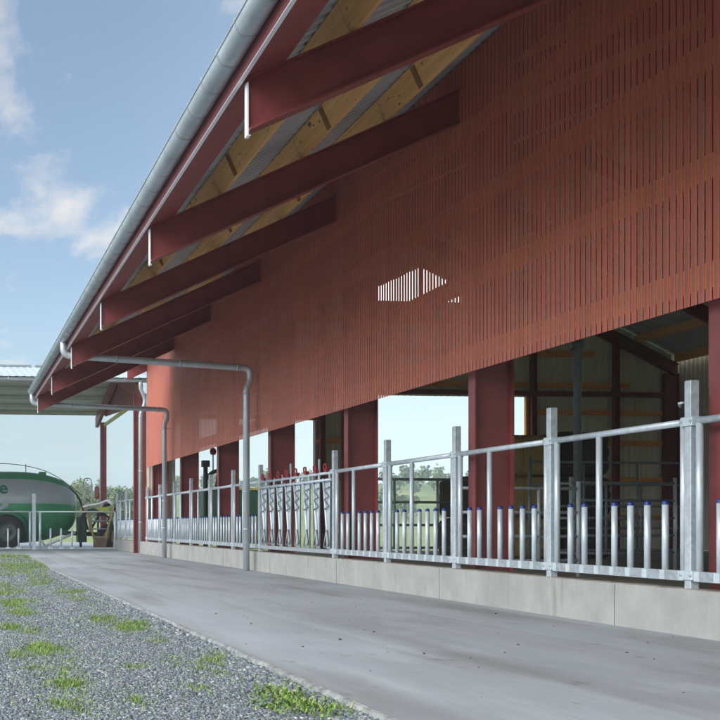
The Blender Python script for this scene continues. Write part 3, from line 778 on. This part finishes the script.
def shed_frame(x):
    link('column', ibeam_col(x - .25, x + .25, 41.75, 0, SZ - .35, .2), M['steel'], shed)
    b = MB(); b.bbox(x + .15, x + .45, 54.1, 54.4, 0, SZ - .3, .01); link('column', b, M['steel'], shed)
    b = MB()
    b.prism([(41.55, SZ - .55), (SYR, sz(SYR) - .42), (54.4, SZ - .55), (54.4, SZ - .02), (SYR, sz(SYR) - .01), (41.55, SZ - .02)], 'x', x - .09, x + .09)
    link('rafter', b, M['steel'], shed)
shed_frame(7.31)
b = MB(); b.bar((7.62, 53.9, 6.15), (7.15, 43.2, 5.9), .08, .16)
link('brace', b, M['yellowgreen'], shed)
b = MB(); b.prism([(42.2, 5.92), (52.6, 6.45), (52.6, sz(52.6) + .15), (SYR, sz(SYR) + .15), (42.2, sz(42.2) + .15)], 'x', 7.46, 7.50); link('gable_panel', b, M['steel_dark'], shed)
b = MB(); n = 10; V = []; Fc = []
for x in (SX0, SX1 - .02):
    for r in (.09, .084):
        for k in range(n + 1):
            a = math.pi + math.pi * k / n; V.append((x, 41.22 + r * math.cos(a), SZ + .10 + r * math.sin(a)))
m = n + 1
for k in range(n): Fc += [(k, 2 * m + k, 2 * m + k + 1, k + 1), (m + k, m + k + 1, 3 * m + k + 1, 3 * m + k)]
b.add(V, Fc, True); b.tube([(SX0, 41.13, SZ + .105), (SX1 - .02, 41.13, SZ + .105)], .013, 8)
sg = link('gutter', b, M['gutter'], shed)
for i in range(16):
    x = 6.6 - i * 1.5
    b = MB(); b.box(x - .015, x + .015, 41.11, 41.135, SZ + .06, SZ + .19); link('bracket', b, M['bracket'], sg)
xd = 7.13
b = MB(); b.tube(bend([(xd + .10, 41.2, SZ + .04), (xd + .10, 41.2, SZ - .22), (xd + .28, 41.25, SZ - .55), (xd + .28, 41.25, SZ - .85), (xd + .12, 41.3, SZ - 1.15), (xd + .12, 41.3, .01)], .15), .075, 12)
dp = link('downpipe', b, M['pipe'], shed)
for z in (5.3, 3.2, 1.2):
    c = MB(); c.tube([(xd + .12, 41.3, z - .02), (xd + .12, 41.3, z + .02)], .083, 12); link('pipe_collar', c, M['galv'], dp)

# ------------------------------------------------------------------ slurry tanker behind the cross fence
ty = 50.4
tk = thing('slurry_tanker', (0.5, ty, 0), 'large green slurry tanker with a silver band, parked under the shed', 'tanker')
XT = 5.78; RZ, RY, ZC = 1.68, 1.25, 1.93; DL = 3.0
def tank():
    b = MB(); nu, nv = 46, 64; V = []; Fc = []; mi = []
    us = [i / nu for i in range(nu + 1)]
    xs = []
    for u in us:
        if u < .35: x = -7.0 + u / .35 * (XT - DL + 7.0); k = 1
        else:
            a = (u - .35) / .65 * math.pi / 2; x = XT - DL + DL * math.sin(a); k = max(0.0, math.cos(a)) ** .60
        xs.append((x, k))
    for x, k in xs:
        for j in range(nv):
            a = 2 * math.pi * j / nv
            V.append((x, ty - RY * k * math.cos(a), ZC + RZ * k * math.sin(a)))
    for i in range(nu):
        for j in range(nv):
            am = 360 * (j + .5) / nv
            Fc.append((i * nv + j, (i + 1) * nv + j, (i + 1) * nv + (j + 1) % nv, i * nv + (j + 1) % nv))
            mi.append(1 if (8 < am < 52 and us[i] < .86) else 0)
    o = len(b.v); b.v = V; b.f = Fc; b.mi = mi; b.sm = [True] * len(Fc)
    b.f.append(tuple(range(nv))); b.mi.append(0); b.sm.append(False)
    return b
body = link('tank_body', tank(), [M['green'], M['silver']], tk)
def on_tank(x, z, off=.012):
    k = max(-1, min(1, (z - ZC) / RZ)); return (x, ty - RY * math.sqrt(1 - k * k) - off, z)
# round emblem at the end of the lettering and the pale swoosh under it
def decal(poly, m, name):
    b = MB(); ctr = (sum(p[0] for p in poly) / len(poly), sum(p[1] for p in poly) / len(poly))
    V = [on_tank(*ctr)] + [on_tank(*p) for p in poly]; n = len(poly)
    b.add(V, [(0, 1 + i, 1 + (i + 1) % n) for i in range(n)]); return link(name, b, m, body)
ex, ez = CXp(3.5, 49.3), H + (CY - 489.5) / F * 49.4
cu = bpy.data.curves.new('letter', 'FONT'); cu.body = 'e'; cu.size = .78; cu.extrude = .004; cu.offset = .018; cu.align_x = 'CENTER'; cu.align_y = 'CENTER'
tmp = bpy.data.objects.new('letter_tmp', cu); COL.objects.link(tmp)
dg = bpy.context.evaluated_depsgraph_get(); me = bpy.data.meshes.new_from_object(tmp.evaluated_get(dg)); COL.objects.unlink(tmp); bpy.data.objects.remove(tmp)
k0 = min(v.co.x for v in me.vertices); k1 = max(v.co.x for v in me.vertices); h0 = min(v.co.y for v in me.vertices); h1 = max(v.co.y for v in me.vertices)
for v in me.vertices:
    lx = (v.co.x - (k0 + k1) / 2) * 1.1; lz = v.co.y - (h0 + h1) / 2
    p = on_tank(ex + lx, ez + lz, .012 + (.004 if v.co.z > 0 else 0)); v.co = Vector(p) - ORG[tk.name]
me.materials.append(M['logo_green']); lo_ = bpy.data.objects.new('lettering', me); COL.objects.link(lo_); lo_.parent = body
sx, szz = CXp(2, 49.3), H + (CY - 504) / F * 49.4
sw = [(sx - .6, szz + .30), (sx + .20, szz + .34), (sx + .34, szz + .22), (sx + .26, szz - .10), (sx + .02, szz - .26), (sx - .35, szz - .30), (sx - .1, szz - .14), (sx + .06, szz + .04), (sx + .02, szz + .16), (sx - .6, szz + .12)]
b = MB(); V = [on_tank(*p) for p in sw]
b.add(V, [(0, 9, 8), (0, 8, 1), (1, 8, 2), (2, 8, 7), (2, 7, 3), (3, 7, 6), (3, 6, 4), (4, 6, 5)]); link('emblem', b, M['silver'], body)
# handrail, hatch studs and hose on top
b = MB(); b.tube(bend([(-2, ty, 3.95), (3.0, ty, 3.98), (4.6, ty - .1, 3.6), (6.4, ty - .4, 2.2)], 1.5, 10), .018, 6)
b.tube([(3.4, ty, 3.5), (3.4, ty, 3.96)], .02, 6); b.tube([(1.5, ty, 3.55), (1.5, ty, 3.95)], .02, 6); link('hose_rail', b, M['black'], tk)
b = MB(); b.bbox(4.0, 4.35, ty - .15, ty + .15, 3.45, 3.60, .03); link('hatch', b, M['green'], tk)
b = MB(); b.box(-6, 5.3, ty - .7, ty - .5, .62, .86); b.box(-6, 5.3, ty + .5, ty + .7, .62, .86)
b.bar((4.9, ty - .6, .74), (7.6, ty, .62), .16, .2); b.bar((4.9, ty + .6, .74), (7.6, ty, .62), .16, .2); link('chassis', b, M['darkgreen'], tk)
def wheel(x, y, r=.80, w=.55):
    b = MB(); b.lathe([(r * .55, -w / 2), (r * .86, -w / 2), (r * .97, -w * .4), (r, -w * .2), (r, w * .2), (r * .97, w * .4), (r * .86, w / 2), (r * .55, w / 2)], (x, y, r), 'y', 32)
    t = MB()
    wo = link('wheel', b, M['black'], tk)
    t.lathe([(0, -w * .30), (r * .16, -w * .36), (r * .22, -w * .22), (r * .45, -w * .2), (r * .56, -w * .46), (r * .56, w * .4), (0, w * .3)], (x, y, r), 'y', 24)
    link('rim', t, M['rim'], wo)
for x in (2.45, 0.55):
    wheel(x, ty - 1.15); wheel(x, ty + 1.15)
b = MB(); n = 14; V = []; Fc = []
for y in (ty - 1.5, ty - .8):
    for r in (.98, 1.0):
        for k in range(n + 1):
            a = R(8) + R(164) * k / n; V.append((2.45 + r * math.cos(a), y, .80 + r * math.sin(a)))
m = n + 1
for k in range(n): Fc += [(k, k + 1, 2 * m + k + 1, 2 * m + k), (m + k, 3 * m + k, 3 * m + k + 1, m + k + 1), (k, m + k, m + k + 1, k + 1)]
b.add(V, Fc, True); link('mudguard', b, M['darkgreen'], tk)
b = MB(); b.tube([(4.2, ty - 1.3, .15), (5.6, ty - 1.3, .75)], .06, 8); b.tube([(4.2, ty - 1.3, .15), (4.0, ty - 1.3, .42)], .05, 8); link('stand_leg', b, M['galv2'], tk)

# hose and ladder frame standing beside the tanker
hf = thing('slurry_hose_frame', (6.7, 48.9, 0), 'yellow ladder frame with hoses, booms and a wheel beside the green tanker', 'implement')
yy = 48.9; PX = lambda p: CXp(p, yy); PZ = lambda q: H + (CY - q) / F * (yy * CT + 6.6 * ST)
b = MB()
for pts in (((83, 505), (88, 520), (96, 547)), ((113, 505), (109, 522), (103, 547))):
    b.tube([(PX(p), yy - .25, max(.02, PZ(q))) for p, q in pts], .055, 8)
link('ladder_rail', b, M['yellow'], hf)
for q, (a, c) in zip((521, 529, 537), ((88.5, 109), (91, 107.5), (93.5, 105.5))):
    b = MB(); b.tube([(PX(a), yy - .25, PZ(q)), (PX(c), yy - .25, PZ(q))], .04, 8); link('rung', b, M['galv_dull'], hf)
b = MB(); b.bbox(PX(94), PX(106), yy - .3, yy + .3, 0, .55, .03); b.tube([(PX(98), yy, .5), (PX(98), yy, PZ(512))], .05, 8); link('foot_box', b, M['brown'], hf)
b = MB(); b.bbox(PX(80), PX(116), yy + .1, yy + .5, PZ(513), PZ(509.5), .02); b.bbox(PX(97), PX(109), yy - .1, yy + .3, PZ(513), PZ(507), .03); link('cross_beam', b, M['yellowgreen'], hf)
for p in (84.5, 92.8):
    b = MB(); b.tube([(PX(p), yy + .4, PZ(512)), (PX(p), yy + .4, PZ(484))], .05, 8); link('mast', b, M['galv'], hf)
b = MB(); b.tube(bend([(PX(84.5), yy + .4, PZ(484)), (PX(85), yy + .4, PZ(478)), (PX(92), yy + .4, PZ(478)), (PX(92.8), yy + .4, PZ(484))], .2), .02, 8); link('mast_hoop', b, M['galv_dull'], hf)
b = MB(); b.lathe([(.0, 0), (.09, 0), (.11, .05), (.11, .50), (.07, .58), (0, .60)], (PX(97), yy, PZ(499)), 'z', 12); link('red_cylinder', b, M['steel'], hf)
b = MB()
b.tube(bend([(PX(70), yy + .3, PZ(487)), (PX(78), yy + .2, PZ(495)), (PX(83), yy, PZ(508)), (PX(88), yy, PZ(530))], .5), .045, 8)
b.tube(bend([(PX(90), yy - .2, PZ(530)), (PX(100), yy - .2, PZ(512)), (PX(112), yy - .2, PZ(520)), (PX(108), yy - .2, .1)], .5), .055, 8)
b.tube(bend([(PX(80), yy - .3, .1), (PX(79), yy - .3, PZ(518)), (PX(90), yy - .3, PZ(508)), (PX(104), yy - .3, PZ(515))], .5), .06, 8)
b.tube(bend([(PX(117), yy + .3, .1), (PX(121), yy + .2, PZ(520)), (PX(112), yy, PZ(503)), (PX(104), yy, PZ(506))], .5), .06, 8)
link('black_hose', b, M['black'], hf)
b = MB()
b.tube(bend([(PX(82), yy - .35, PZ(507)), (PX(90), yy - .25, PZ(505)), (PX(98), yy - .25, PZ(504)), (PX(107), yy - .25, PZ(500)), (PX(112), yy - .25, PZ(506))], .3), .05, 8)
b.tube(bend([(PX(100), yy - .1, PZ(507)), (PX(106), yy - .1, PZ(499)), (PX(113), yy - .1, PZ(504))], .3), .05, 8)
link('white_hose', b, M['white'], hf)
for (p0, q0), (p1, q1) in (((113, 515), (121, 490)), ((118, 512), (127, 491)), ((108, 522), (119, 503))):
    b = MB(); b.tube([(PX(p0), yy + .1, PZ(q0)), (PX(p1), yy + .3, PZ(q1))], .085, 8); link('boom', b, M['galv_dull'], hf)
for p in (114.5, 119.5):
    b = MB(); b.tube([(PX(p), yy - .2, .02), (PX(p), yy - .2, PZ(514))], .055, 8); link('support_leg', b, M['yellow'] if p < 115 else M['galv_dull'], hf)
b = MB(); b.lathe([(.3, -.15), (.52, -.15), (.58, -.08), (.58, .08), (.52, .15), (.3, .15)], (PX(111), yy + .5, .58), 'y', 24); hw = link('wheel', b, M['black'], hf)
b = MB(); b.lathe([(0, -.08), (.10, -.1), (.3, -.14), (.3, .14), (0, .1)], (PX(111), yy + .5, .58), 'y', 20); link('rim', b, M['yellow'], hw)
b = MB(); b.bbox(PX(79), PX(88), yy + .4, yy + 1.2, .3, PZ(517), .04); link('pump_box', b, M['darkgreen'], hf)

# ------------------------------------------------------------------ inside the barn
def bale(x0, x1, y0, y1, z0, z1, m, label):
    nx, nz = 10, 8; b = MB(); rr = random.Random(x0 * 7 + z0)
    # a lumpy rounded block: a grid on each side pulled in at the edges
    def face(fn, nu, nv):
        V = []; Fc = []
        for i in range(nu + 1):
            for j in range(nv + 1): V.append(fn(i / nu, j / nv))
        for i in range(nu):
            for j in range(nv): Fc.append((i * (nv + 1) + j, (i + 1) * (nv + 1) + j, (i + 1) * (nv + 1) + j + 1, i * (nv + 1) + j + 1))
        b.add(V, Fc, True)
    def P(u, v, w):
        q = Vector((u - .5, v - .5, w - .5)); e = sorted(abs(c) for c in q)
        k = 1 - .10 * max(0, (e[1] - .36)) / .14 - .03 * max(0, e[0] - .38) / .12
        n = .015 * math.sin(u * 23 + z0 * 5) * math.cos(w * 19 + x0) + .02 * math.sin(v * 9 + u * 7 + x0)
        q = q * (k + n)
        return (x0 + (q.x + .5) * (x1 - x0), y0 + (q.y + .5) * (y1 - y0), z0 + (q.z + .5) * (z1 - z0))
    face(lambda a, c: P(a, 0, c), 12, 10); face(lambda a, c: P(c, 1, a), 10, 12)
    face(lambda a, c: P(0, c, a), 10, 10); face(lambda a, c: P(1, a, c), 10, 10)
    face(lambda a, c: P(a, c, 1), 12, 10); face(lambda a, c: P(c, a, 0), 10, 12)
    t = thing('straw_bale', ((x0 + x1) / 2, (y0 + y1) / 2, z0), label, 'bale', 'bales stacked inside the barn')
    link('straw_block', b, m, t)
    s = MB()
    for xx in (x0 + (x1 - x0) * .25, x0 + (x1 - x0) * .5, x0 + (x1 - x0) * .75):
        s.tube([(xx, y0 + .03, z0 + .05), (xx, y0 - .012, (z0 + z1) / 2), (xx, y0 + .03, z1 - .05), (xx, (y0 + y1) / 2, z1 + .002)], .007, 5)
    link('twine', s, M['string'], t)
bz = [.1, 1.33, 2.56, 3.79]
rows = ['bottom', 'middle', 'top']
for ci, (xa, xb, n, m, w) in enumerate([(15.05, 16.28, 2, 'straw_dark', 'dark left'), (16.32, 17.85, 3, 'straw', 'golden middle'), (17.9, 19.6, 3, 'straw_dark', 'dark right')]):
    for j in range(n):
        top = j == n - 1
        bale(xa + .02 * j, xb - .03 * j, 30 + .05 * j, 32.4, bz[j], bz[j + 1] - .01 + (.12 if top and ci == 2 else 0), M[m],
             f"{'straw' if m == 'straw' else 'dark straw'} bale, {'upper' if top else rows[j]} one in the {w} column of the stack in the barn")
# interior pipe post
b = MB(); b.tube([(13.7, 22.4, .1), (13.7, 22.4, ZB(13.7) + .2)], .085, 12)
ipost = thing('barn_pipe_post', (13.7, 22.4, .1), 'slim grey steel pipe post rising to the roof in front of the straw bales', 'post')
link('pipe', b, M['galv_dull'], ipost)
b = MB(); b.tube([(13.7, 22.4, 5.0), (13.7, 22.4, 5.16)], .12, 12); b.tube([(13.7, 22.4, 5.08), (13.45, 22.3, 4.9)], .03, 8); link('clamp', b, M['galv_dull'], ipost)
def gate(p, q, z0, z1, n, label, m='galv_dull', ups=2, posts=True):
    p = Vector((*p, 0)); q = Vector((*q, 0)); t = thing('barn_gate', (p.x, p.y, .1), label, 'gate', 'pen gates inside the barn')
    for i in range(n):
        z = z0 + (z1 - z0) * i / (n - 1)
        b = MB(); b.tube([(p.x, p.y, z), (q.x, q.y, z)], .028, 8); link('rail', b, M[m], t)
    for i in range(ups + 1):
        c = p.lerp(q, i / ups); end = i in (0, ups)
        b = MB(); b.tube([(c.x, c.y, .1 if end else z0), (c.x, c.y, z1 + (.12 if end else 0))], .04 if end else .028, 8)
        link('upright', b, M[m if not (posts and end) else 'galv'], t)
gate((8.4, 17.2), (10.6, 17.3), .5, 1.72, 4, 'tube gate seen between the straw stack and the near red column', 'galv', 3)
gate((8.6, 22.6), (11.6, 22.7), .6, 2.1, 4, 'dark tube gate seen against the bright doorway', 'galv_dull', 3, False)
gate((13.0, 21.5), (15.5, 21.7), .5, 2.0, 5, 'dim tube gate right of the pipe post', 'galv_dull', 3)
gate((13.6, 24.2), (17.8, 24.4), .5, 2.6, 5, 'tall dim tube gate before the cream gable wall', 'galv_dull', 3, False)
gate((12.9, 22.0), (13.35, 22.0), .5, 2.0, 3, 'narrow pale gate section at the foot of the pipe post', 'galv2', 1)
# hand pump seen against the sky
hp = thing('hand_pump', (7.95, 33.0, .1), 'black hand pump with a bent spout and red ball knob', 'pump')
b = MB(); b.tube([(7.86, 33, .1), (7.86, 33, 3.05)], .07, 10); b.bbox(7.74, 7.98, 32.9, 33.1, 2.92, 3.12, .02); link('standpipe', b, M['black'], hp)
b = MB(); b.tube(bend([(7.9, 33, 2.55), (8.05, 33, 2.75), (8.32, 33, 2.82)], .2), .06, 8); b.tube([(8.28, 33, 2.82), (8.2, 33, 2.3)], .05, 8); link('spout', b, M['black'], hp)
b = MB(); b.tube([(8.1, 33, 2.8), (8.1, 33, 3.3)], .02, 8); link('lever', b, M['black'], hp)
b = MB(); b.lathe([(0, -.12), (.08, -.09), (.11, 0), (.08, .09), (0, .12)], (8.1, 33, 3.4), 'z', 12); link('knob', b, M['redplastic'], hp)

# ------------------------------------------------------------------ beyond the barn
tr = thing('farm_trailer', (14.9, 54, 0), 'dark green farm trailer with a yellow rim, seen through the far doorway', 'trailer')
b = MB(); b.prism([(12.9, 1.0), (16.6, 1.0), (16.9, 2.85), (12.7, 2.85)], 'y', 53, 55.2); bx_ = link('trailer_box', b, M['darkgreen'], tr)
b = MB(); b.bbox(12.65, 16.95, 52.95, 55.25, 2.86, 2.98, .01); link('rim_rail', b, M['yellow'], tr)
for x in (13.4, 14.4, 15.4, 16.2):
    b = MB(); b.box(x, x + .1, 52.94, 52.998, 1.02, 2.84); link('stake', b, M['darkgreen'], bx_)
for x in (13.9, 15.3):
    for y in (52.9, 55.1):
        b = MB(); b.lathe([(.25, -.17), (.5, -.17), (.58, -.08), (.58, .08), (.5, .17), (.25, .17)], (x, y, .58), 'y', 20); w_ = link('wheel', b, M['black'], tr)
        b = MB(); b.lathe([(0, -.1), (.25, -.14), (.25, .14), (0, .1)], (x, y, .58), 'y', 16); link('rim', b, M['yellow'], w_)
b = MB(); b.bar((12.9, 54, .85), (11.2, 54, .6), .15, .15); b.box(12.9, 16.7, 53.4, 54.8, .75, .995); link('drawbar', b, M['darkgreen'], tr)

def leaf_cloud(mb, c, rad, n, s, seed):
    q = np.random.default_rng(seed)
    lob = [(np.array(c) + np.array(rad) * q.normal(0, .42, 3) * np.array([1, 1, .8]), q.uniform(.35, .62)) for _ in range(9)]
    for k in range(n):
        ctr, sc_ = lob[k % 9]; d = q.normal(0, 1, 3); d /= np.linalg.norm(d); r = q.uniform(.55, 1.0) ** .6
        p = ctr + d * r * np.array(rad) * sc_
        a = q.normal(0, 1, 3); a /= np.linalg.norm(a); b_ = np.cross(a, d); nb = np.linalg.norm(b_)
        if nb < 1e-3: continue
        b_ /= nb; w = s * q.uniform(.6, 1.3)
        mb.add([p - a * w - b_ * w * .6, p + a * w - b_ * w * .6, p + a * w * .8 + b_ * w * .6, p - a * w * .8 + b_ * w * .6], [(0, 1, 2, 3)])
def tree(x, y, h, w, m, label, seed):
    t = thing('tree', (x, y, -.1), label, 'tree', 'trees behind the shed'); q = random.Random(seed)
    b = MB(); b.tube([(x, y, -.2), (x + .1, y, h * .3), (x - .1, y, h * .6), (x, y, h * .9)], [w * .05, w * .042, w * .025, w * .008], 8)
    for k in range(7):
        a = q.uniform(0, 6.28); z = h * q.uniform(.3, .65)
        b.tube([(x, y, z), (x + math.cos(a) * w * .25, y + math.sin(a) * w * .25, z + h * .12), (x + math.cos(a) * w * .42, y + math.sin(a) * w * .42, z + h * .2)], [w * .02, w * .012, w * .005], 6)
    link('trunk', b, M['bark'], t)
    c = MB(); leaf_cloud(c, (x, y, h * .62), (w * .5, w * .5, h * .40), 3200, w * .024, seed); link('crown', c, M[m], t)
TL = [(52, 170, 7.4, 6.5, 'leaf', 'tree showing just right of the tanker dome, farthest left of the row'),
      (66, 165, 7.0, 6.5, 'leaf', 'broad tree behind the hose frame, second from the tanker'),
      (78, 175, 7.8, 6.0, 'leaf_pale', 'paler tree behind the two masts of the hose frame'),
      (90, 160, 6.4, 6.0, 'leaf', 'low dark tree behind the red cylinder'),
      (111, 168, 7.6, 7.0, 'leaf', 'tree between the two shed columns, left one'),
      (124, 165, 7.0, 6.5, 'leaf', 'tree between the two shed columns, right one'),
      (250, 190, 6.0, 6.5, 'leaf', 'tree seen through the far doorway above the trailer'),
      (262, 185, 5.4, 6, 'leaf_pale', 'pale tree in the far doorway, right of the tree above the trailer')]
for i, (px, y, h, w, m, lab) in enumerate(TL): tree(CXp(px, y), y, h, w, m, lab, 40 + i)

# wooded hill
def hz(x, y):
    u = (x - 190) / 150; v = (y - 470) / 120
    return 19 * math.exp(-u * u - v * v) + 12 * math.exp(-((x + 60) / 160) ** 2 - ((y - 560) / 120) ** 2) + 9 * math.exp(-((x - 520) / 220) ** 2 - v * v) - .6
b = MB(); nx, ny = 60, 30; V = []; Fc = []
for j in range(ny + 1):
    for i in range(nx + 1):
        x = -500 + 1400 * i / nx; y = 230 + 650 * j / ny; V.append((x, y, hz(x, y)))
for j in range(ny):
    for i in range(nx): a = j * (nx + 1) + i; Fc.append((a, a + 1, a + nx + 2, a + nx + 1))
b.add(V, Fc, True); structure('hills', b, M['hill'])
b = MB(); q = random.Random(5); n = 0
while n < 330:
    x = q.uniform(-60, 420); y = q.uniform(300, 560)
    if q.random() > .25 + .75 * (hz(x, y) / 25): continue
    z = hz(x, y); h = q.uniform(5, 10); w = h * q.uniform(.55, .85); n += 1
    rr = np.random.default_rng(n)
    P = rr.normal(0, 1, (150, 3)); P /= np.linalg.norm(P, axis=1)[:, None]; P *= rr.uniform(.5, 1.1, (150, 1)) * (.75 + .35 * np.sin(P[:, :1] * 5 + n) * np.cos(P[:, 2:] * 4 + n))
    for p in P:
        c = Vector((x + p[0] * w / 2, y + p[1] * w / 2, z + h * .55 + p[2] * h * .46)); s = w * .075
        a = Vector(rr.normal(0, 1, 3)).normalized() * s; e = a.cross(Vector(p)).normalized() * s
        b.add([c - a - e, c + a - e, c + a + e, c - a + e], [(0, 1, 2, 3)])
tag(link('distant_wood', b, M['wood_far']), 'hazy mixed woodland covering the low hill beyond the barn', 'woodland', kind='stuff')

# ------------------------------------------------------------------ haze
hb = MB(); hb.box(-900, 1000, -200, 1000, -2.5, 60)
hm = bpy.data.materials.new('haze_air'); hm.use_nodes = True; nt = hm.node_tree
for n_ in list(nt.nodes):
    if n_.type == 'BSDF_PRINCIPLED': nt.nodes.remove(n_)
pv = nt.nodes.new('ShaderNodeVolumePrincipled'); pv.inputs['Density'].default_value = 0.0005
pv.inputs['Color'].default_value = (0.86, 0.95, 1.0, 1); pv.inputs['Anisotropy'].default_value = 0.0
nt.links.new(pv.outputs[0], [n_ for n_ in nt.nodes if n_.type == 'OUTPUT_MATERIAL'][0].inputs['Volume'])
tag(link('haze', hb, hm), 'pale summer haze lying over the farm and hills', 'haze', kind='stuff')

# ------------------------------------------------------------------ light
EL, AZ = 37.0, -112.0
sun = bpy.data.lights.new('sun', 'SUN'); so = bpy.data.objects.new('sun', sun); COL.objects.link(so)
sun.energy = 0.8; sun.angle = R(40); sun.color = (1.0, 0.96, 0.91)
sd = Vector((math.sin(R(AZ)) * math.cos(R(EL)), math.cos(R(AZ)) * math.cos(R(EL)), math.sin(R(EL))))
so.rotation_euler = sd.to_track_quat('Z', 'Y').to_euler(); so.location = (-20, 10, 20)

w = bpy.data.worlds.new('World'); sc.world = w; w.use_nodes = True
nt = w.node_tree; N = nt.nodes; L = nt.links
bg = N['Background']; bg.inputs[1].default_value = 0.06
sky = N.new('ShaderNodeTexSky'); sky.sky_type = 'NISHITA'; sky.sun_disc = False
sky.sun_elevation = R(EL); sky.sun_rotation = R(AZ); sky.air_density = 1.0; sky.dust_density = 0.6; sky.ozone_density = 1.5
tc = N.new('ShaderNodeTexCoord'); sp = N.new('ShaderNodeSeparateXYZ'); L.new(tc.outputs['Generated'], sp.inputs[0])
zc = N.new('ShaderNodeMath'); zc.operation = 'MAXIMUM'; zc.inputs[1].default_value = 0.0; L.new(sp.outputs['Z'], zc.inputs[0])
za = N.new('ShaderNodeMath'); za.operation = 'ADD'; za.inputs[1].default_value = 0.10; L.new(zc.outputs[0], za.inputs[0])
cb = N.new('ShaderNodeCombineXYZ')
for i, ax in enumerate('XY'):
    dv = N.new('ShaderNodeMath'); dv.operation = 'DIVIDE'; L.new(sp.outputs[ax], dv.inputs[0]); L.new(za.outputs[0], dv.inputs[1]); L.new(dv.outputs[0], cb.inputs[i])
mp = N.new('ShaderNodeMapping'); mp.inputs['Location'].default_value = (1.4, 0.9, 0); mp.inputs['Scale'].default_value = (1.2, 0.55, 1)
L.new(cb.outputs[0], mp.inputs[0])
n1 = N.new('ShaderNodeTexNoise'); n1.inputs['Scale'].default_value = 2.4; n1.inputs['Detail'].default_value = 9; n1.inputs['Roughness'].default_value = 0.58
L.new(mp.outputs[0], n1.inputs['Vector'])
cr_ = N.new('ShaderNodeValToRGB'); cr_.color_ramp.elements[0].position = .53; cr_.color_ramp.elements[1].position = .67
L.new(n1.outputs['Fac'], cr_.inputs['Fac'])
hzr = N.new('ShaderNodeMapRange'); hzr.inputs[1].default_value = 0.0; hzr.inputs[2].default_value = 0.20; hzr.inputs[3].default_value = 1.0; hzr.inputs[4].default_value = 0.22
hzr.interpolation_type = 'SMOOTHSTEP'
L.new(zc.outputs[0], hzr.inputs[0])
CLD = N.new('ShaderNodeMix'); CLD.data_type = 'RGBA'; CLD.inputs[7].default_value = (6.3, 5.7, 5.4, 1)
cm = N.new('ShaderNodeMath'); cm.operation = 'MULTIPLY'; cm.inputs[1].default_value = 0.85
L.new(cr_.outputs[0], cm.inputs[0]); L.new(cm.outputs[0], CLD.inputs[0]); L.new(sky.outputs[0], CLD.inputs[6])
hx = N.new('ShaderNodeMapRange'); hx.interpolation_type = 'SMOOTHSTEP'; hx.inputs[1].default_value = 0.10; hx.inputs[2].default_value = 0.36
L.new(sp.outputs['X'], hx.inputs[0])
HZC = N.new('ShaderNodeMix'); HZC.data_type = 'RGBA'; HZC.inputs[6].default_value = (2.15, 2.85, 3.35, 1); HZC.inputs[7].default_value = (4.6, 5.7, 5.85, 1)
L.new(hx.outputs[0], HZC.inputs[0])
SKYT = N.new('ShaderNodeMix'); SKYT.data_type = 'RGBA'
L.new(hzr.outputs[0], SKYT.inputs[0]); L.new(CLD.outputs[2], SKYT.inputs[6]); L.new(HZC.outputs[2], SKYT.inputs[7])
CLD = SKYT
# added unseen cloud veil round the sun, soft fill from the lane side
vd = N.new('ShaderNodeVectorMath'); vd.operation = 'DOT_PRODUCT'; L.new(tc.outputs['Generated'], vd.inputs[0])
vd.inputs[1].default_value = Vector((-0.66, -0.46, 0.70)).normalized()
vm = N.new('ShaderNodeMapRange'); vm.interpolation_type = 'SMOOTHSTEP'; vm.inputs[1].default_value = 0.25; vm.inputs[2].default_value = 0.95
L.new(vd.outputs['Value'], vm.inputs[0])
SKY_FILL = N.new('ShaderNodeMix'); SKY_FILL.data_type = 'RGBA'; SKY_FILL.inputs[7].default_value = (19.5, 21, 22.5, 1)
L.new(vm.outputs[0], SKY_FILL.inputs[0]); L.new(CLD.outputs[2], SKY_FILL.inputs[6])
# a bright sky patch added over the far gable to whiten the ridge vent
bd = N.new('ShaderNodeVectorMath'); bd.operation = 'DOT_PRODUCT'; L.new(tc.outputs['Generated'], bd.inputs[0])
bd.inputs[1].default_value = Vector((math.sin(R(24)), math.cos(R(24)), math.tan(R(12.6)))).normalized()
bm_ = N.new('ShaderNodeMapRange'); bm_.interpolation_type = 'SMOOTHSTEP'; bm_.inputs[1].default_value = math.cos(R(5.2)); bm_.inputs[2].default_value = math.cos(R(3.0))
n3 = N.new('ShaderNodeTexNoise'); n3.inputs['Scale'].default_value = 9; n3.inputs['Detail'].default_value = 7; L.new(tc.outputs['Generated'], n3.inputs['Vector'])
ns = N.new('ShaderNodeMath'); ns.operation = 'MULTIPLY_ADD'; ns.inputs[1].default_value = 0.006; ns.inputs[2].default_value = -0.003; L.new(n3.outputs['Fac'], ns.inputs[0])
na = N.new('ShaderNodeMath'); na.operation = 'ADD'; L.new(bd.outputs['Value'], na.inputs[0]); L.new(ns.outputs[0], na.inputs[1])
L.new(na.outputs[0], bm_.inputs[0])
VENT_GLOW = N.new('ShaderNodeMix'); VENT_GLOW.data_type = 'RGBA'; VENT_GLOW.inputs[7].default_value = (15, 15, 15, 1)
L.new(bm_.outputs[0], VENT_GLOW.inputs[0]); L.new(SKY_FILL.outputs[2], VENT_GLOW.inputs[6])
L.new(VENT_GLOW.outputs[2], bg.inputs[0])

vs = sc.view_settings; vs.view_transform = 'Standard'; vs.look = 'None'; vs.gamma = 1.0; vs.exposure = 1.46; vs.use_curve_mapping = False
sc.cycles.max_bounces = 8; sc.cycles.diffuse_bounces = 4; sc.cycles.volume_bounces = 1
sc.cycles.use_denoising = True
